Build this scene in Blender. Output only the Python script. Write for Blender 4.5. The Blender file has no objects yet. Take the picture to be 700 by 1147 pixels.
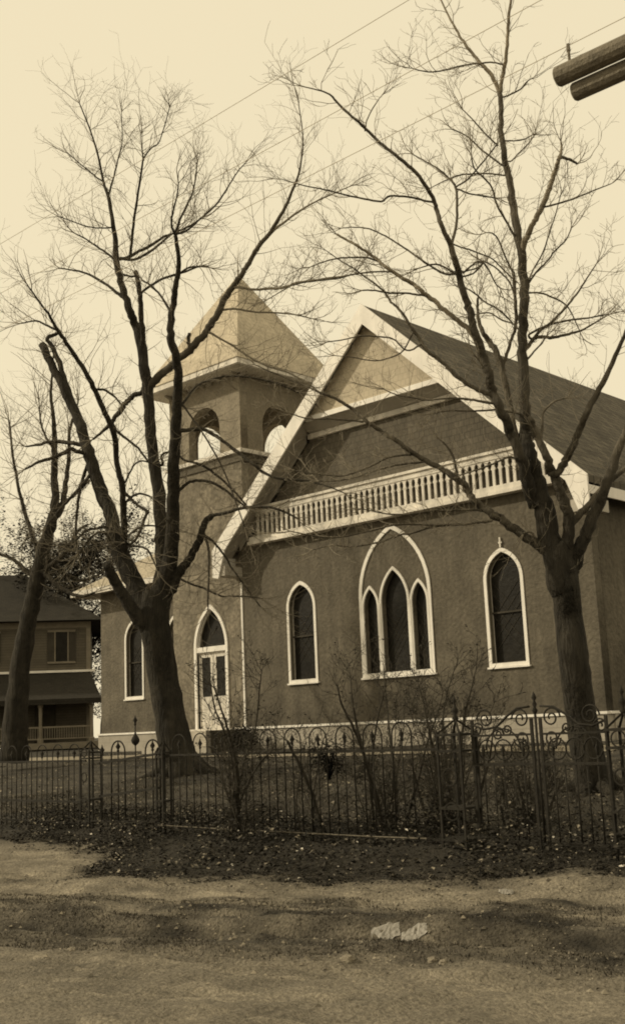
import bpy, math, random
import numpy as np
from mathutils import Vector, noise, Matrix
R=math.radians
scene=bpy.context.scene
C=scene.collection
rnd=random.Random(11)

# ------------------------------------------------------------------ camera
FPX=1254.77; CAM=Vector((24.5566,-22.7645,-0.062)); YAW,TILT,ROLL=R(-43.366),R(10.9),R(-2.41)
def basis():
    c,s=math.cos(YAW),math.sin(YAW); ct,st=math.cos(TILT),math.sin(TILT)
    r=Vector((c,-s,0)); f=Vector((s*ct,c*ct,st)); u=r.cross(f)
    cr,sr=math.cos(ROLL),math.sin(ROLL)
    return cr*r+sr*u, -sr*r+cr*u, f
RX,UY,FW=basis()
def at(px,py,d): return CAM+(FW+RX*((px-350)/FPX)-UY*((py-573.5)/FPX))*d
def onY(px,py,Y):
    q=at(px,py,1)-CAM; return CAM+q*((Y-CAM.y)/q.y)
cd=bpy.data.cameras.new('camera'); cam=bpy.data.objects.new('camera',cd); C.objects.link(cam)
m=Matrix((RX,UY,-FW)).transposed().to_4x4(); m.translation=CAM; cam.matrix_world=m
cd.sensor_fit='HORIZONTAL'; cd.sensor_width=36; cd.lens=FPX*36/700; cd.clip_end=2000; cd.clip_start=.05
scene.camera=cam

# ------------------------------------------------------------------ materials
def tint(v,t=1.0):
    return (v, v*(1-.125*t), v*(1-.33*t), 1)
MATS={}
def mat(name,v,rough=.85,var=.25,scale=3.0,bump=0.0,bscale=30.0,pattern=None,t=1.0,spec=.3,island=0.0,detail=6,streak=0.0,attr=None,fine=0,fscale=45,bark=False,foot=False):
    if name in MATS: return MATS[name]
    M=bpy.data.materials.new(name); M.use_nodes=True; N=M.node_tree.nodes; L=M.node_tree.links
    b=N['Principled BSDF']; b.inputs['Roughness'].default_value=rough
    b.inputs['Specular IOR Level'].default_value=spec
    tc=N.new('ShaderNodeTexCoord'); 
    n=N.new('ShaderNodeTexNoise'); n.inputs['Scale'].default_value=scale; n.inputs['Detail'].default_value=detail; n.inputs['Roughness'].default_value=.65
    L.new(tc.outputs['Object'],n.inputs['Vector'])
    mr=N.new('ShaderNodeMapRange'); mr.inputs['From Min'].default_value=.25; mr.inputs['From Max'].default_value=.75
    mr.inputs['To Min'].default_value=1-var; mr.inputs['To Max'].default_value=1+var
    L.new(n.outputs['Fac'],mr.inputs['Value'])
    fac=mr.outputs['Result']
    def mul(a,bb):
        q=N.new('ShaderNodeMath'); q.operation='MULTIPLY'; L.new(a,q.inputs[0])
        if isinstance(bb,(int,float)): q.inputs[1].default_value=bb
        else: L.new(bb,q.inputs[1])
        return q.outputs[0]
    hb=None
    if island:
        g=N.new('ShaderNodeNewGeometry'); m2=N.new('ShaderNodeMapRange'); m2.inputs['To Min'].default_value=1-island; m2.inputs['To Max'].default_value=1+island
        L.new(g.outputs['Random Per Island'],m2.inputs['Value']); fac=mul(fac,m2.outputs['Result'])
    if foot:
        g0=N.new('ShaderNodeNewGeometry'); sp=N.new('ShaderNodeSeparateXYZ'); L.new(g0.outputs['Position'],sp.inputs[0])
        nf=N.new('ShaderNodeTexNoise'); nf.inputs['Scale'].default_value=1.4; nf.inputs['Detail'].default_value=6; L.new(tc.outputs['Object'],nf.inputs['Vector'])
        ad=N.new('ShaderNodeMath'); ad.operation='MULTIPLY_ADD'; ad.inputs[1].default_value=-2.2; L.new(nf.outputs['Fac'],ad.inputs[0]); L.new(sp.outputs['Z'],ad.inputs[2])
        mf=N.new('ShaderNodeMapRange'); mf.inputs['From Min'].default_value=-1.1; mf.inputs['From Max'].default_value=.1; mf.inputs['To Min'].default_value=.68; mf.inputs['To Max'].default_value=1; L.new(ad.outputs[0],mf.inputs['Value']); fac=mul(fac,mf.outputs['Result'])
    if fine:
        n4=N.new('ShaderNodeTexNoise'); n4.inputs['Scale'].default_value=fscale; n4.inputs['Detail'].default_value=3; L.new(tc.outputs['Object'],n4.inputs['Vector'])
        m4=N.new('ShaderNodeMapRange'); m4.inputs['From Min'].default_value=.3; m4.inputs['From Max'].default_value=.7; m4.inputs['To Min'].default_value=1-fine; m4.inputs['To Max'].default_value=1+fine
        L.new(n4.outputs['Fac'],m4.inputs['Value']); fac=mul(fac,m4.outputs['Result'])
    if streak:
        mp=N.new('ShaderNodeMapping'); mp.inputs['Scale'].default_value=(3.0,3.0,.25); L.new(tc.outputs['Object'],mp.inputs['Vector'])
        n3=N.new('ShaderNodeTexNoise'); n3.inputs['Scale'].default_value=1.6; n3.inputs['Detail'].default_value=5; L.new(mp.outputs['Vector'],n3.inputs['Vector'])
        m3=N.new('ShaderNodeMapRange'); m3.inputs['From Min'].default_value=.3; m3.inputs['From Max'].default_value=.7; m3.inputs['To Min'].default_value=1-streak; m3.inputs['To Max'].default_value=1+streak
        L.new(n3.outputs['Fac'],m3.inputs['Value']); fac=mul(fac,m3.outputs['Result'])
    if pattern:
        kind,w,h,amt=pattern
        uv=N.new('ShaderNodeUVMap'); uv.uv_map='UVMap'
        br=N.new('ShaderNodeTexBrick'); br.inputs['Scale'].default_value=1; br.inputs['Brick Width'].default_value=w; br.inputs['Row Height'].default_value=h
        br.inputs['Mortar Size'].default_value=.012 if kind!='boards' else .012; br.inputs['Mortar Smooth'].default_value=.3
        br.inputs['Color1'].default_value=(1+amt*.5,)*3+(1,); br.inputs['Color2'].default_value=(1-amt*.5,)*3+(1,); br.inputs['Mortar'].default_value=(1-amt*1.6,)*3+(1,)
        if kind=='boards': br.offset=.5
        L.new(uv.outputs['UV'],br.inputs['Vector'])
        bw=N.new('ShaderNodeRGBToBW'); L.new(br.outputs['Color'],bw.inputs[0]); fac=mul(fac,bw.outputs[0]); hb=bw.outputs[0]
    if attr:
        at_=N.new('ShaderNodeAttribute'); at_.attribute_name=attr; fac=mul(fac,at_.outputs['Fac'])
    cc=N.new('ShaderNodeCombineColor')
    c=tint(v,t)
    for i,k in enumerate(('Red','Green','Blue')):
        L.new(mul(fac,c[i]),cc.inputs[k])
    L.new(cc.outputs[0],b.inputs['Base Color'])
    if bark:
        mpb=N.new('ShaderNodeMapping'); mpb.inputs['Scale'].default_value=(1,1,.16); L.new(tc.outputs['Object'],mpb.inputs['Vector'])
    if bump:
        nb=N.new('ShaderNodeTexNoise'); nb.inputs['Scale'].default_value=bscale; nb.inputs['Detail'].default_value=5; L.new(mpb.outputs['Vector'] if bark else tc.outputs['Object'],nb.inputs['Vector'])
        bp=N.new('ShaderNodeBump'); bp.inputs['Strength'].default_value=bump; bp.inputs['Distance'].default_value=.09 if bark else .03
        h=nb.outputs['Fac']
        if hb is not None:
            a=N.new('ShaderNodeMath'); a.operation='ADD'; L.new(h,a.inputs[0]); L.new(hb,a.inputs[1]); h=a.outputs[0]
        L.new(h,bp.inputs['Height']); L.new(bp.outputs['Normal'],b.inputs['Normal'])
    MATS[name]=M; return M
def M_():
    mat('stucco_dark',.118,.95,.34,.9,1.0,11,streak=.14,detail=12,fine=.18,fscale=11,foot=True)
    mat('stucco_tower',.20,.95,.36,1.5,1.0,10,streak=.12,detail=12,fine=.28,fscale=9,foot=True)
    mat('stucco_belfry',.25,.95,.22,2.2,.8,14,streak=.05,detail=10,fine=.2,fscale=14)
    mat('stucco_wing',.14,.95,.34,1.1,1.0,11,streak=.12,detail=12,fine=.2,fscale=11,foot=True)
    mat('shingle_wall',.115,.9,.18,2.0,.5,30,pattern=('shingle',.16,.17,.20),streak=.15)
    mat('shingle_pale',.50,.9,.14,2.0,.4,30,pattern=('shingle',.16,.17,.10))
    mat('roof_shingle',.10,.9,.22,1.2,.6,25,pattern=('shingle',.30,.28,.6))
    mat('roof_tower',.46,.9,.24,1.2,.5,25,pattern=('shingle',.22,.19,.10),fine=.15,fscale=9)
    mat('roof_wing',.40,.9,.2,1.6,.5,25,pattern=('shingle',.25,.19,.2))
    mat('white_paint',.80,.6,.10,2.5,.15,40,t=.35,streak=.08)
    mat('old_white_paint',.66,.7,.22,2.2,.3,40,t=.5,streak=.2)
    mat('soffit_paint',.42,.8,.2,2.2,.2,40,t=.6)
    mat('concrete',.36,.9,.2,2.0,.5,35,pattern=('block',.62,.3,.10),t=.7)
    mat('step_concrete',.40,.9,.25,3.0,.5,35,t=.7)
    mat('glass',.014,.45,.5,3,.35,9,spec=.16)
    mat('louver_dark',.05,.9,.3,3,.2,20)
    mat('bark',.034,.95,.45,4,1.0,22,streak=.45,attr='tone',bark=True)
    mat('bark_pale',.075,.95,.3,5,.8,30,streak=.2,attr='tone')  # paled copy of bark: washed-out brightness of upper limbs put into the colour
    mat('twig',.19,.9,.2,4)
    mat('twig_pale',.23,.9,.2,4)  # twigs paled to carry the same haze-like washout in their colour
    mat('iron',.022,.75,.4,8,.3,60,spec=.2)
    mat('siding',.11,.9,.2,2,.4,30,pattern=('boards',3.0,.13,.20))
    mat('house_trim',.2,.8,.25,3,.1,30)
    mat('house_roof',.028,.95,.25,2,.5,25,pattern=('shingle',.25,.2,.2))
    mat('timber',.17,.9,.35,14,.6,40)
    mat('leaf_dark',.024,.85,.3,4,island=.7)
    mat('leaf_dry',.16,.8,.3,4,island=.75)
    mat('leaf_bright',.5,.8,.2,4,island=.35,t=.6)
    mat('grass',.06,.9,.3,3,island=.6)
    mat('ground',1.0,.97,.32,4,1.0,48,attr='shade',detail=12,fine=.35,fscale=38)
    mat('road',.16,.95,.45,1.6,1.0,45,detail=12,fine=.35,fscale=30)
    mat('walk',.25,.95,.25,3,.4,30)
    mat('stone',.2,.9,.35,12,.8,30)
    mat('paper',.30,.8,.1,10,.2,30,t=.5)
    mat('wire',.5,.7,.1,3)
    mat('foliage_far',.05,.9,.3,1,island=.6)
M_()
MT=lambda n: MATS[n]

# ------------------------------------------------------------------ mesh helper
class MB:
    def __init__(s): s.v=[]; s.f=[]; s.mi=[]
    def face(s,pts,mi=0):
        k=len(s.v); s.v+= [tuple(p) for p in pts]; s.f.append(tuple(range(k,k+len(pts)))); s.mi.append(mi)
    def box(s,x0,x1,y0,y1,z0,z1):
        k=len(s.v); s.v+=[(x,y,z) for x in (x0,x1) for y in (y0,y1) for z in (z0,z1)]
        for q in ((0,1,3,2),(4,6,7,5),(0,4,5,1),(2,3,7,6),(0,2,6,4),(1,5,7,3)): s.f.append(tuple(k+i for i in q)); s.mi.append(0)
        return s
    def beam(s,a,b,w,h,up=(0,0,1)):
        a=Vector(a);b=Vector(b);d=(b-a).normalized();u=Vector(up)
        x=d.cross(u)
        if x.length<1e-4: x=d.cross(Vector((0,1,0)))
        x.normalize();y=x.cross(d).normalized();k=len(s.v)
        for p in (a,b):
            for i,j in ((-1,-1),(1,-1),(1,1),(-1,1)): s.v.append(tuple(p+x*(w/2*i)+y*(h/2*j)))
        for q in ((0,1,5,4),(1,2,6,5),(2,3,7,6),(3,0,4,7),(3,2,1,0),(4,5,6,7)): s.f.append(tuple(k+i for i in q)); s.mi.append(0)
        return s
    def prism(s,poly,ax,d0,d1):   # poly (a,b) ; ax 'y' -> (x,z) plane, 'x' -> (y,z), 'z' -> (x,y)
        n=len(poly);k=len(s.v)
        for d in (d0,d1):
            for a,b in poly:
                s.v.append((a,d,b) if ax=='y' else (d,a,b) if ax=='x' else (a,b,d))
        s.f.append(tuple(range(k,k+n))); s.f.append(tuple(range(k+2*n-1,k+n-1,-1)))
        for i in range(n):
            j=(i+1)%n; s.f.append((k+i,k+n+i,k+n+j,k+j))
        s.mi+= [0]*(n+2); return s
    def tube(s,pts,rads,n=6,cap=True):
        k0=len(s.v); P=[Vector(p) for p in pts]; m_=len(P)
        t=(P[1]-P[0]).normalized(); ref=Vector((0,0,1)) if abs(t.z)<.9 else Vector((1,0,0)); x=t.cross(ref).normalized()
        for i,p in enumerate(P):
            t=(P[min(i+1,m_-1)]-P[max(i-1,0)])
            if t.length<1e-9: t=Vector((0,0,1))
            t.normalize()
            x=(x-t*x.dot(t)); 
            if x.length<1e-6: x=t.orthogonal()
            x.normalize(); y=t.cross(x); r=rads[i]
            for j in range(n):
                a=2*math.pi*j/n; s.v.append(tuple(p+(x*math.cos(a)+y*math.sin(a))*r))
        for i in range(m_-1):
            for j in range(n):
                a=k0+i*n+j; b=k0+i*n+(j+1)%n; s.f.append((a,b,b+n,a+n)); s.mi.append(0)
        if cap and n>3:
            s.f.append(tuple(k0+j for j in range(n-1,-1,-1))); s.f.append(tuple(k0+(m_-1)*n+j for j in range(n))); s.mi+=[0,0]
        return s
    def lathe(s,cx,cy,prof,n=10):  # prof [(r,z)]
        k=len(s.v)
        for r,z in prof:
            for j in range(n):
                a=2*math.pi*j/n; s.v.append((cx+r*math.cos(a),cy+r*math.sin(a),z))
        for i in range(len(prof)-1):
            for j in range(n):
                a=k+i*n+j;b=k+i*n+(j+1)%n; s.f.append((a,b,b+n,a+n)); s.mi.append(0)
        s.f.append(tuple(k+j for j in range(n-1,-1,-1))); s.f.append(tuple(k+(len(prof)-1)*n+j for j in range(n))); s.mi+=[0,0]
        return s
    def build(s,name,mats,parent=None,uv=True,smooth=False,origin=None):
        me=bpy.data.meshes.new(name)
        v=s.v
        if origin is not None:
            o=Vector(origin); v=[(a-o.x,b-o.y,c-o.z) for a,b,c in v]
        me.from_pydata(v,[],s.f)
        if not isinstance(mats,(list,tuple)): mats=[mats]
        for q in mats: me.materials.append(MT(q))
        if len(mats)>1: me.polygons.foreach_set('material_index',s.mi)
        if smooth: me.polygons.foreach_set('use_smooth',[True]*len(s.f))
        ob=bpy.data.objects.new(name,me); C.objects.link(ob)
        if origin is not None: ob.location=origin
        if parent: ob.parent=parent; ob.matrix_parent_inverse=Matrix.Translation(-parent.location) if parent.type=='EMPTY' or True else Matrix()
        if uv: boxuv(me,Vector(origin) if origin is not None else Vector((0,0,0)))
        return ob
def boxuv(me,o=Vector((0,0,0))):
    uvl=me.uv_layers.new(name='UVMap')
    nv=len(me.vertices); co=np.empty(nv*3); me.vertices.foreach_get('co',co); co=co.reshape(-1,3)+np.array(o)
    nf=len(me.polygons); nn=np.empty(nf*3); me.polygons.foreach_get('normal',nn); nn=nn.reshape(-1,3)
    lt=np.empty(nf,dtype=int); me.polygons.foreach_get('loop_total',lt); li=np.empty(len(me.loops),dtype=int); me.loops.foreach_get('vertex_index',li)
    fn=np.repeat(nn,lt,axis=0)
    u=np.cross(np.array([[0,0,1.0]]),fn); l=np.linalg.norm(u,axis=1); bad=l<.05; u[bad]=[1,0,0]; l[bad]=1; u/=l[:,None]
    vv=np.cross(fn,u); p=co[li]
    uv=np.stack([(p*u).sum(1),(p*vv).sum(1)],1); uvl.data.foreach_set('uv',uv.ravel())
def tag(o,label=None,cat=None,group=None,kind=None):
    if label: o['label']=label
    if cat: o['category']=cat
    if group: o['group']=group
    if kind: o['kind']=kind
    return o
def empty(name,loc,label,cat,group=None):
    o=bpy.data.objects.new(name,None); C.objects.link(o); o.location=loc; o.empty_display_size=.3
    return tag(o,label,cat,group)
def plate(name,outer,holes,y0,y1,mats,parent,ax='y',smooth=False):
    """flat plate with holes: 2D curve filled and extruded, moved into the XZ (ax y) or YZ (ax x) plane"""
    cu=bpy.data.curves.new(name,'CURVE'); cu.dimensions='2D'; cu.fill_mode='BOTH'; cu.extrude=abs(y1-y0)/2
    for pl in [outer]+list(holes):
        sp=cu.splines.new('POLY'); sp.points.add(len(pl)-1); sp.use_cyclic_u=True
        for i,(a,b) in enumerate(pl): sp.points[i].co=(a,b,0,1)
    to=bpy.data.objects.new('tmp',cu); C.objects.link(to)
    dg=bpy.context.evaluated_depsgraph_get(); me=bpy.data.meshes.new_from_object(to.evaluated_get(dg))
    bpy.data.objects.remove(to); bpy.data.curves.remove(cu)
    mid=(y0+y1)/2
    for v in me.vertices:
        a,b,c=v.co
        v.co=(a,mid-c,b) if ax=='y' else (mid+c,a,b)
    me.name=name; me.materials.clear(); me.materials.append(MT(mats)); me.update()
    ob=bpy.data.objects.new(name,me); C.objects.link(ob)
    if parent: ob.parent=parent; ob.matrix_parent_inverse=Matrix.Translation(-parent.location)
    boxuv(me); return ob
def gothic(cx,w,z0,zs,zt,n=9,bottom=True):
    h=zt-zs; c=(w*w/4-h*h)/w; r=w/2-c
    a1=math.atan2(h,-c)
    R_=[(cx+c+r*math.cos(a1*i/n),zs+r*math.sin(a1*i/n)) for i in range(n+1)]
    L_=[(2*cx-x,z) for x,z in reversed(R_[:-1])]
    return [(cx-w/2,z0),(cx+w/2,z0)]+R_+L_
def inset(cx,w,z0,zs,zt,t,b=None):
    return gothic(cx,w-2*t,z0+(t if b is None else b),zs,zt-t*1.25)

# ------------------------------------------------------------------ ground
def lerp(a,b,t): return a+(b-a)*max(0,min(1,t))
def base_h(x,y):
    if y>-1: z=-.62
    elif y>-12.6: z=lerp(-.62,-1.26,(-1-y)/11.6)
    elif y>-13.9: z=lerp(-1.26,-1.32,(-12.6-y)/1.3)
    elif y>-15: z=lerp(-1.32,-1.45,(-13.9-y)/1.1)
    else: z=lerp(-1.45,-1.5,(-15-y)/3)
    return z
def gh(x,y):
    z=base_h(x,y)
    if -60<x<60 and -40<y<30:
        z+=.035*noise.noise(Vector((x*.5,y*.5,0)))
        c=y-.35*(x-17)
        if y<-13:
            z+=.05*noise.noise(Vector((x*1.3,c*2.6,3.1)))+.035*noise.noise(Vector((x*3.5,c*8,1.1)))+.016*noise.noise(Vector((x*11,c*15,1.1)))
            rut=math.exp(-((c+17.5+.12*math.sin(x*.9))/.16)**2)*.10+math.exp(-((c+16.75+.1*math.sin(x*.7+1))/.13)**2)*.06
            z-=rut; z+=math.exp(-((c+17.15+.1*math.sin(x*.8))/.16)**2)*.06
        elif y<-1: z+=.02*noise.noise(Vector((x*1.5,y*1.5,7)))
    return z
def sm(a,b,x):
    t=max(0,min(1,(x-a)/(b-a))); return t*t*(3-2*t)
def bed_edge(x): return .16*noise.noise(Vector((x*1.9,0,5)))+.1*noise.noise(Vector((x*6,0,5)))+lerp(-14.35,-14.95+.35*(min(x,19.5)-17),sm(13.2,15.0,x))+.10*math.sin(x*1.7)
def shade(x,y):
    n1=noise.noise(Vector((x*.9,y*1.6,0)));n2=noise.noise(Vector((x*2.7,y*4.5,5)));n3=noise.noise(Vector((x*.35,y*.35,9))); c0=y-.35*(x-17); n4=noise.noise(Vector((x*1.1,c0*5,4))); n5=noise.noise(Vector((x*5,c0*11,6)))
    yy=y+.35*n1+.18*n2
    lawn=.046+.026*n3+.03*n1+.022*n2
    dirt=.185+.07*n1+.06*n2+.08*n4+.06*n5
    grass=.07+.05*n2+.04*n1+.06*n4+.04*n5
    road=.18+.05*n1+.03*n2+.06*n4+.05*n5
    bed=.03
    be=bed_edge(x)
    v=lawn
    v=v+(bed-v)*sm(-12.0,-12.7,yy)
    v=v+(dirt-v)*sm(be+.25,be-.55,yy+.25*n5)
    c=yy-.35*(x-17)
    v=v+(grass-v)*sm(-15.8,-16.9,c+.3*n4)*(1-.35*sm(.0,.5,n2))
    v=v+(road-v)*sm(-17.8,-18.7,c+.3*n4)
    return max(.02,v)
xs=list(np.concatenate([[-400,-200,-100,-60,-40,-30],np.arange(-25,11,.6),np.arange(11,22.2,.055),np.arange(22.6,40,.8),[60,100,200,400]]))
ys=list(np.concatenate([[-300,-100,-60,-40,-30],np.arange(-26,-19.7,.5),np.arange(-19.6,-12.4,.055),np.arange(-12.3,0,.25),np.arange(0.5,30,2.0),[40,60,100,200,400]]))
mb=MB(); nx=len(xs)
sh=[]
for y in ys:
    for x in xs:
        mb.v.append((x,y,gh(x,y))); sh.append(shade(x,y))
for j in range(len(ys)-1):
    for i in range(nx-1):
        a=j*nx+i; mb.f.append((a,a+1,a+1+nx,a+nx)); mb.mi.append(0)
g=mb.build('ground','ground',uv=False,smooth=True); tag(g,kind='structure')
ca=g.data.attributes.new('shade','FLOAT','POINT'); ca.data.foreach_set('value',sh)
# road sheet on the near side
mb=MB(); rx=[x for x in xs if -60<=x<=60]; nr=len(rx); ry=[-18.75,-18.85,-19.0,-19.3,-19.6,-20,-20.5,-21,-22,-23,-24]
for j,y in enumerate(ry):
    for x in rx:
        yy=y+.35*(x-17)*(1 if abs(x)<60 else 1)+(.10*noise.noise(Vector((x*1.7,0,2)))+.05*noise.noise(Vector((x*6,0,4))) if j==0 else 0)
        mb.v.append((x,yy,gh(x,yy)+(.001 if j==0 else .008)))
for j in range(len(ry)-1):
    for i in range(nr-1):
        a=j*nr+i; mb.f.append((a,a+nr,a+nr+1,a+1)); mb.mi.append(0)
o=mb.build('road','road',uv=False,smooth=True); tag(o,kind='structure')
# walk in front of the church
mb=MB(); wx=np.arange(-22,14,.5)
for a,b in zip(wx[:-1],wx[1:]):
    def wz(x,y): return gh(x,y)+.02
    mb.face([(a,-3.1,wz(a,-3.1)),(b,-3.1,wz(b,-3.1)),(b,-1.9,wz(b,-1.9)),(a,-1.9,wz(a,-1.9))])
o=mb.build('footpath','walk',uv=False); tag(o,kind='structure')

# ------------------------------------------------------------------ church
ch=empty('church',(5.89,0,-.62),'stuccoed church with square belfry tower, steep gable, white arched window frames and spindle frieze','church')
AX=5.89; SL=.935; APX=11.18
def ro(x,off=0): return APX-SL*abs(x-AX)-off      # outer roof line
# window specs on main facade: cx,w,z0,zs,zt
W1=(2.46,1.14,1.19,3.30,4.06); W3=(9.32,1.14,1.19,3.30,4.06); BIG=(AX,2.44,1.18,3.31,5.17)
LAN=[(AX,1.02,1.18,3.10,4.04),(AX-.83,.62,1.18,3.02,3.62),(AX+.83,.62,1.18,3.02,3.62)]
outer=[(0,0),(11.78,0),(11.78,ro(11.78,.35)),(AX,ro(AX,.35)),(0,ro(0,.35))]
holes=[inset(*W1,.10),inset(*W3,.10)]+[inset(*l,.08) for l in LAN]
# lower stucco wall and the shingled gable above the frieze
lowpoly=[(0,0),(11.78,0),(11.78,5.42),(0,5.42)]
lowpoly=[(0,0),(11.78,0),(11.78,ro(11.78,.35)),(11.40,5.42),(.38,5.42),(0,ro(0,.35))]
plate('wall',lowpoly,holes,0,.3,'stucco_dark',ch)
gab=[(0.38,5.42),(11.40,5.42),(AX,ro(AX,.35))]
MB().prism(gab,'y',.0,.3).build('gable_wall','shingle_wall',ch)
mb=MB(); mb.prism([(.31,0),(18,0),(18,ro(11.78,.35)),(.31,ro(0,.35))],'x',11.48,11.78)
mb.build('side_wall','stucco_dark',ch)
MB().prism([(3.6,0),(18,0),(18,ro(0,.35)),(3.6,ro(0,.35))],'x',.02,.3).build('side_wall','stucco_dark',ch)
mb=MB(); mb.box(-.02,11.83,-.09,.2,-.95,-.03); mb.box(11.5,11.87,.2,18,-.95,-.03); mb.build('foundation','concrete',ch)
mb=MB(); mb.box(-.02,11.86,-.13,.0,-.03,.03); mb.box(11.78,11.9,-.0,18,-.03,.03); mb.build('water_table','white_paint',ch)
# corner strip
MB().box(-.02,.045,-.035,.0,.03,4.3).build('corner_strip','white_paint',ch)
# upper projecting gable: pale shingles
ZU=8.52; xu=(APX-.35-ZU)/SL
up=[(AX-xu,ZU),(AX+xu,ZU),(AX,APX-.35)]
MB().prism(up,'y',-.46,-.003).build('upper_gable','shingle_pale',ch)
MB().box(AX-xu-.0,AX+xu+.0,-.53,-.462,ZU-.07,ZU+.07).build('cornice_moulding','white_paint',ch)
zl=8.17; xl=(APX-.35-zl)/SL
mb=MB(); mb.prism([(-.46,ZU-.075),(-.05,zl+.06),(-.003,zl+.06),(-.003,ZU-.075)],'x',AX-xl+.1,AX+xl-.1); mb.build('cove','soffit_paint',ch)
MB().box(AX-xl+.03,AX+xl-.03,-.1,-.003,zl-.09,zl+.055).build('cornice_moulding','old_white_paint',ch)
# roof slabs, rake fascia
OH=-.75; ex0,ex1=-.45,12.23
for sgn,name in ((-1,'roof'),(1,'roof')):
    xe=ex0 if sgn<0 else ex1
    mb=MB(); th=.16
    mb.prism([(AX,ro(AX)),(xe,ro(xe)),(xe,ro(xe,th)),(AX,ro(AX,th))],'y',OH+.06,18)
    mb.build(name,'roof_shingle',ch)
for sgn in (-1,1):
    xe=ex0 if sgn<0 else ex1
    mb=MB(); mb.prism([(AX,ro(AX)+.015),(xe,ro(xe)+.015),(xe,ro(xe,.80)),(xe-sgn*.25,ro(xe,.86)),(xe-sgn*.55,ro(xe-sgn*.55,.56)),(AX,ro(AX,.56))],'y',OH,OH+.055)
    mb.build('rake_board','white_paint',ch)
    mb=MB(); mb.prism([(AX,ro(AX,.165)),(xe,ro(xe,.165)),(xe,ro(xe,.22)),(AX,ro(AX,.22))],'y',OH+.06,-.005); mb.build('soffit','soffit_paint',ch)
    # inner frieze board on wall under the soffit
    mb=MB(); mb.prism([(AX+sgn*(xl+.1),ro(AX+xl+.1,.225)),(xe-sgn*.46,ro(xe-sgn*.46,.225)),(xe-sgn*.46,ro(xe-sgn*.46,.42)),(AX+sgn*(xl+.1),ro(AX+xl+.1,.42))],'y',-.04,-.003); mb.build('frieze_board','soffit_paint',ch)
    # eave box and return
    e=xe
    mb=MB(); x0,x1=sorted((xe-sgn*.02,xe-sgn*.5)); mb.box(x0,x1,OH+.058,OH+.9,ro(xe,.78),ro(xe,.5)); mb.build('eave_return','soffit_paint',ch)
    x0,x1=sorted((xe+sgn*.0,xe-sgn*.05)); 
    MB().box(x0,x1,OH+.06,18,ro(xe,.42),ro(xe,.165)).build('eave_fascia','white_paint',ch)
# spindle frieze
fr=MB(); fx0,fx1=.62,11.16
FY=-.20
fr.box(fx0,fx1,FY-.02,-.003,5.42,5.56)            # bottom rail
fr.box(fx0-.03,fx1+.03,FY-.07,-.003,5.33,5.42)
fr.box(fx0+.35,fx1-.35,FY-.02,-.003,6.22,6.36)
fr.box(fx0+.25,fx1-.25,FY-.07,-.003,6.36,6.43)
frieze=fr.build('frieze','old_white_paint',ch)
MB().box(fx0+.3,fx1-.3,-.03,-.004,5.56,6.22).build('frieze_back','shingle_wall',ch)
pitch=.2; nb=int((fx1-fx0-.5)/pitch)
for i in range(nb):
    cx=AX+(i-(nb-1)/2)*pitch
    prof=[(.038,5.56),(.038,5.95),(.072,5.99),(.042,6.04),(.036,6.09),(.048,6.15),(.07,6.18),(.0995,6.20),(.0995,6.22)]
    poly=[(cx+a,z) for a,z in prof]+[(cx-a,z) for a,z in reversed(prof)]
    b=MB().prism(poly,'y',FY,FY+.04).build('baluster','old_white_paint',None)
    b.parent=frieze
# windows
def window(spec,Y,parent,t=.085,rail=True,finial=False,sill=True,depth=.14):
    cx,w,z0,zs,zt=spec
    f=plate('window',gothic(*spec),[inset(*spec,t)],Y-.03,Y+depth*.5,'white_paint',parent)
    p=plate('pane',inset(cx,w,z0,zs,zt,t*.6),[],Y+depth+.02,Y+depth+.04,'glass',None); p.parent=f
    # sash frame inside
    s=plate('sash',inset(*spec,t*.75),[inset(*spec,t*1.25)],Y+depth-.03,Y+depth+.01,'soffit_paint',None); s.parent=f
    if rail:
        zr=z0+(zs-z0)*.62; a=MB().box(cx-w/2+t,cx+w/2-t,Y+depth-.03,Y+depth+.012,zr-.022,zr+.022).build('meeting_rail','louver_dark',None); a.parent=f
        q=MB()
        for sx in (-1,1):   # leaded lattice
            for k in range(-4,14):
                xa=cx-w/2+t*1.5; xb=cx+w/2-t*1.5; za=z0+.1+k*.28; dz=(xb-xa)*1.1*sx
                a_=Vector((xa,Y+depth+.008,za)); b_=Vector((xb,Y+depth+.008,za+dz))
                if min(a_.z,b_.z)>z0+.1 and max(a_.z,b_.z)<zs+.1: q.beam(a_,b_,.009,.006,(0,1,0))
        if q.f: l=q.build('leading','louver_dark',None); l.parent=f
    if sill:
        s=MB().box(cx-w/2-.03,cx+w/2+.03,Y-.07,Y+.05,z0-.045,z0-.003).build('sill','white_paint',None); s.parent=f
    if finial:
        a=MB(); a.box(cx-.02,cx+.02,Y-.05,Y-.01,zt+.003,zt+.25); a.box(cx-.05,cx+.05,Y-.045,Y-.015,zt+.1,zt+.14); a=a.build('finial','old_white_paint',None); a.parent=f
    return f
window(W1,0,ch); window(W3,0,ch,finial=True)
bigf=plate('window',gothic(*BIG),[inset(*BIG,.10)],-.035,-.003,'white_paint',ch)
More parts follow.
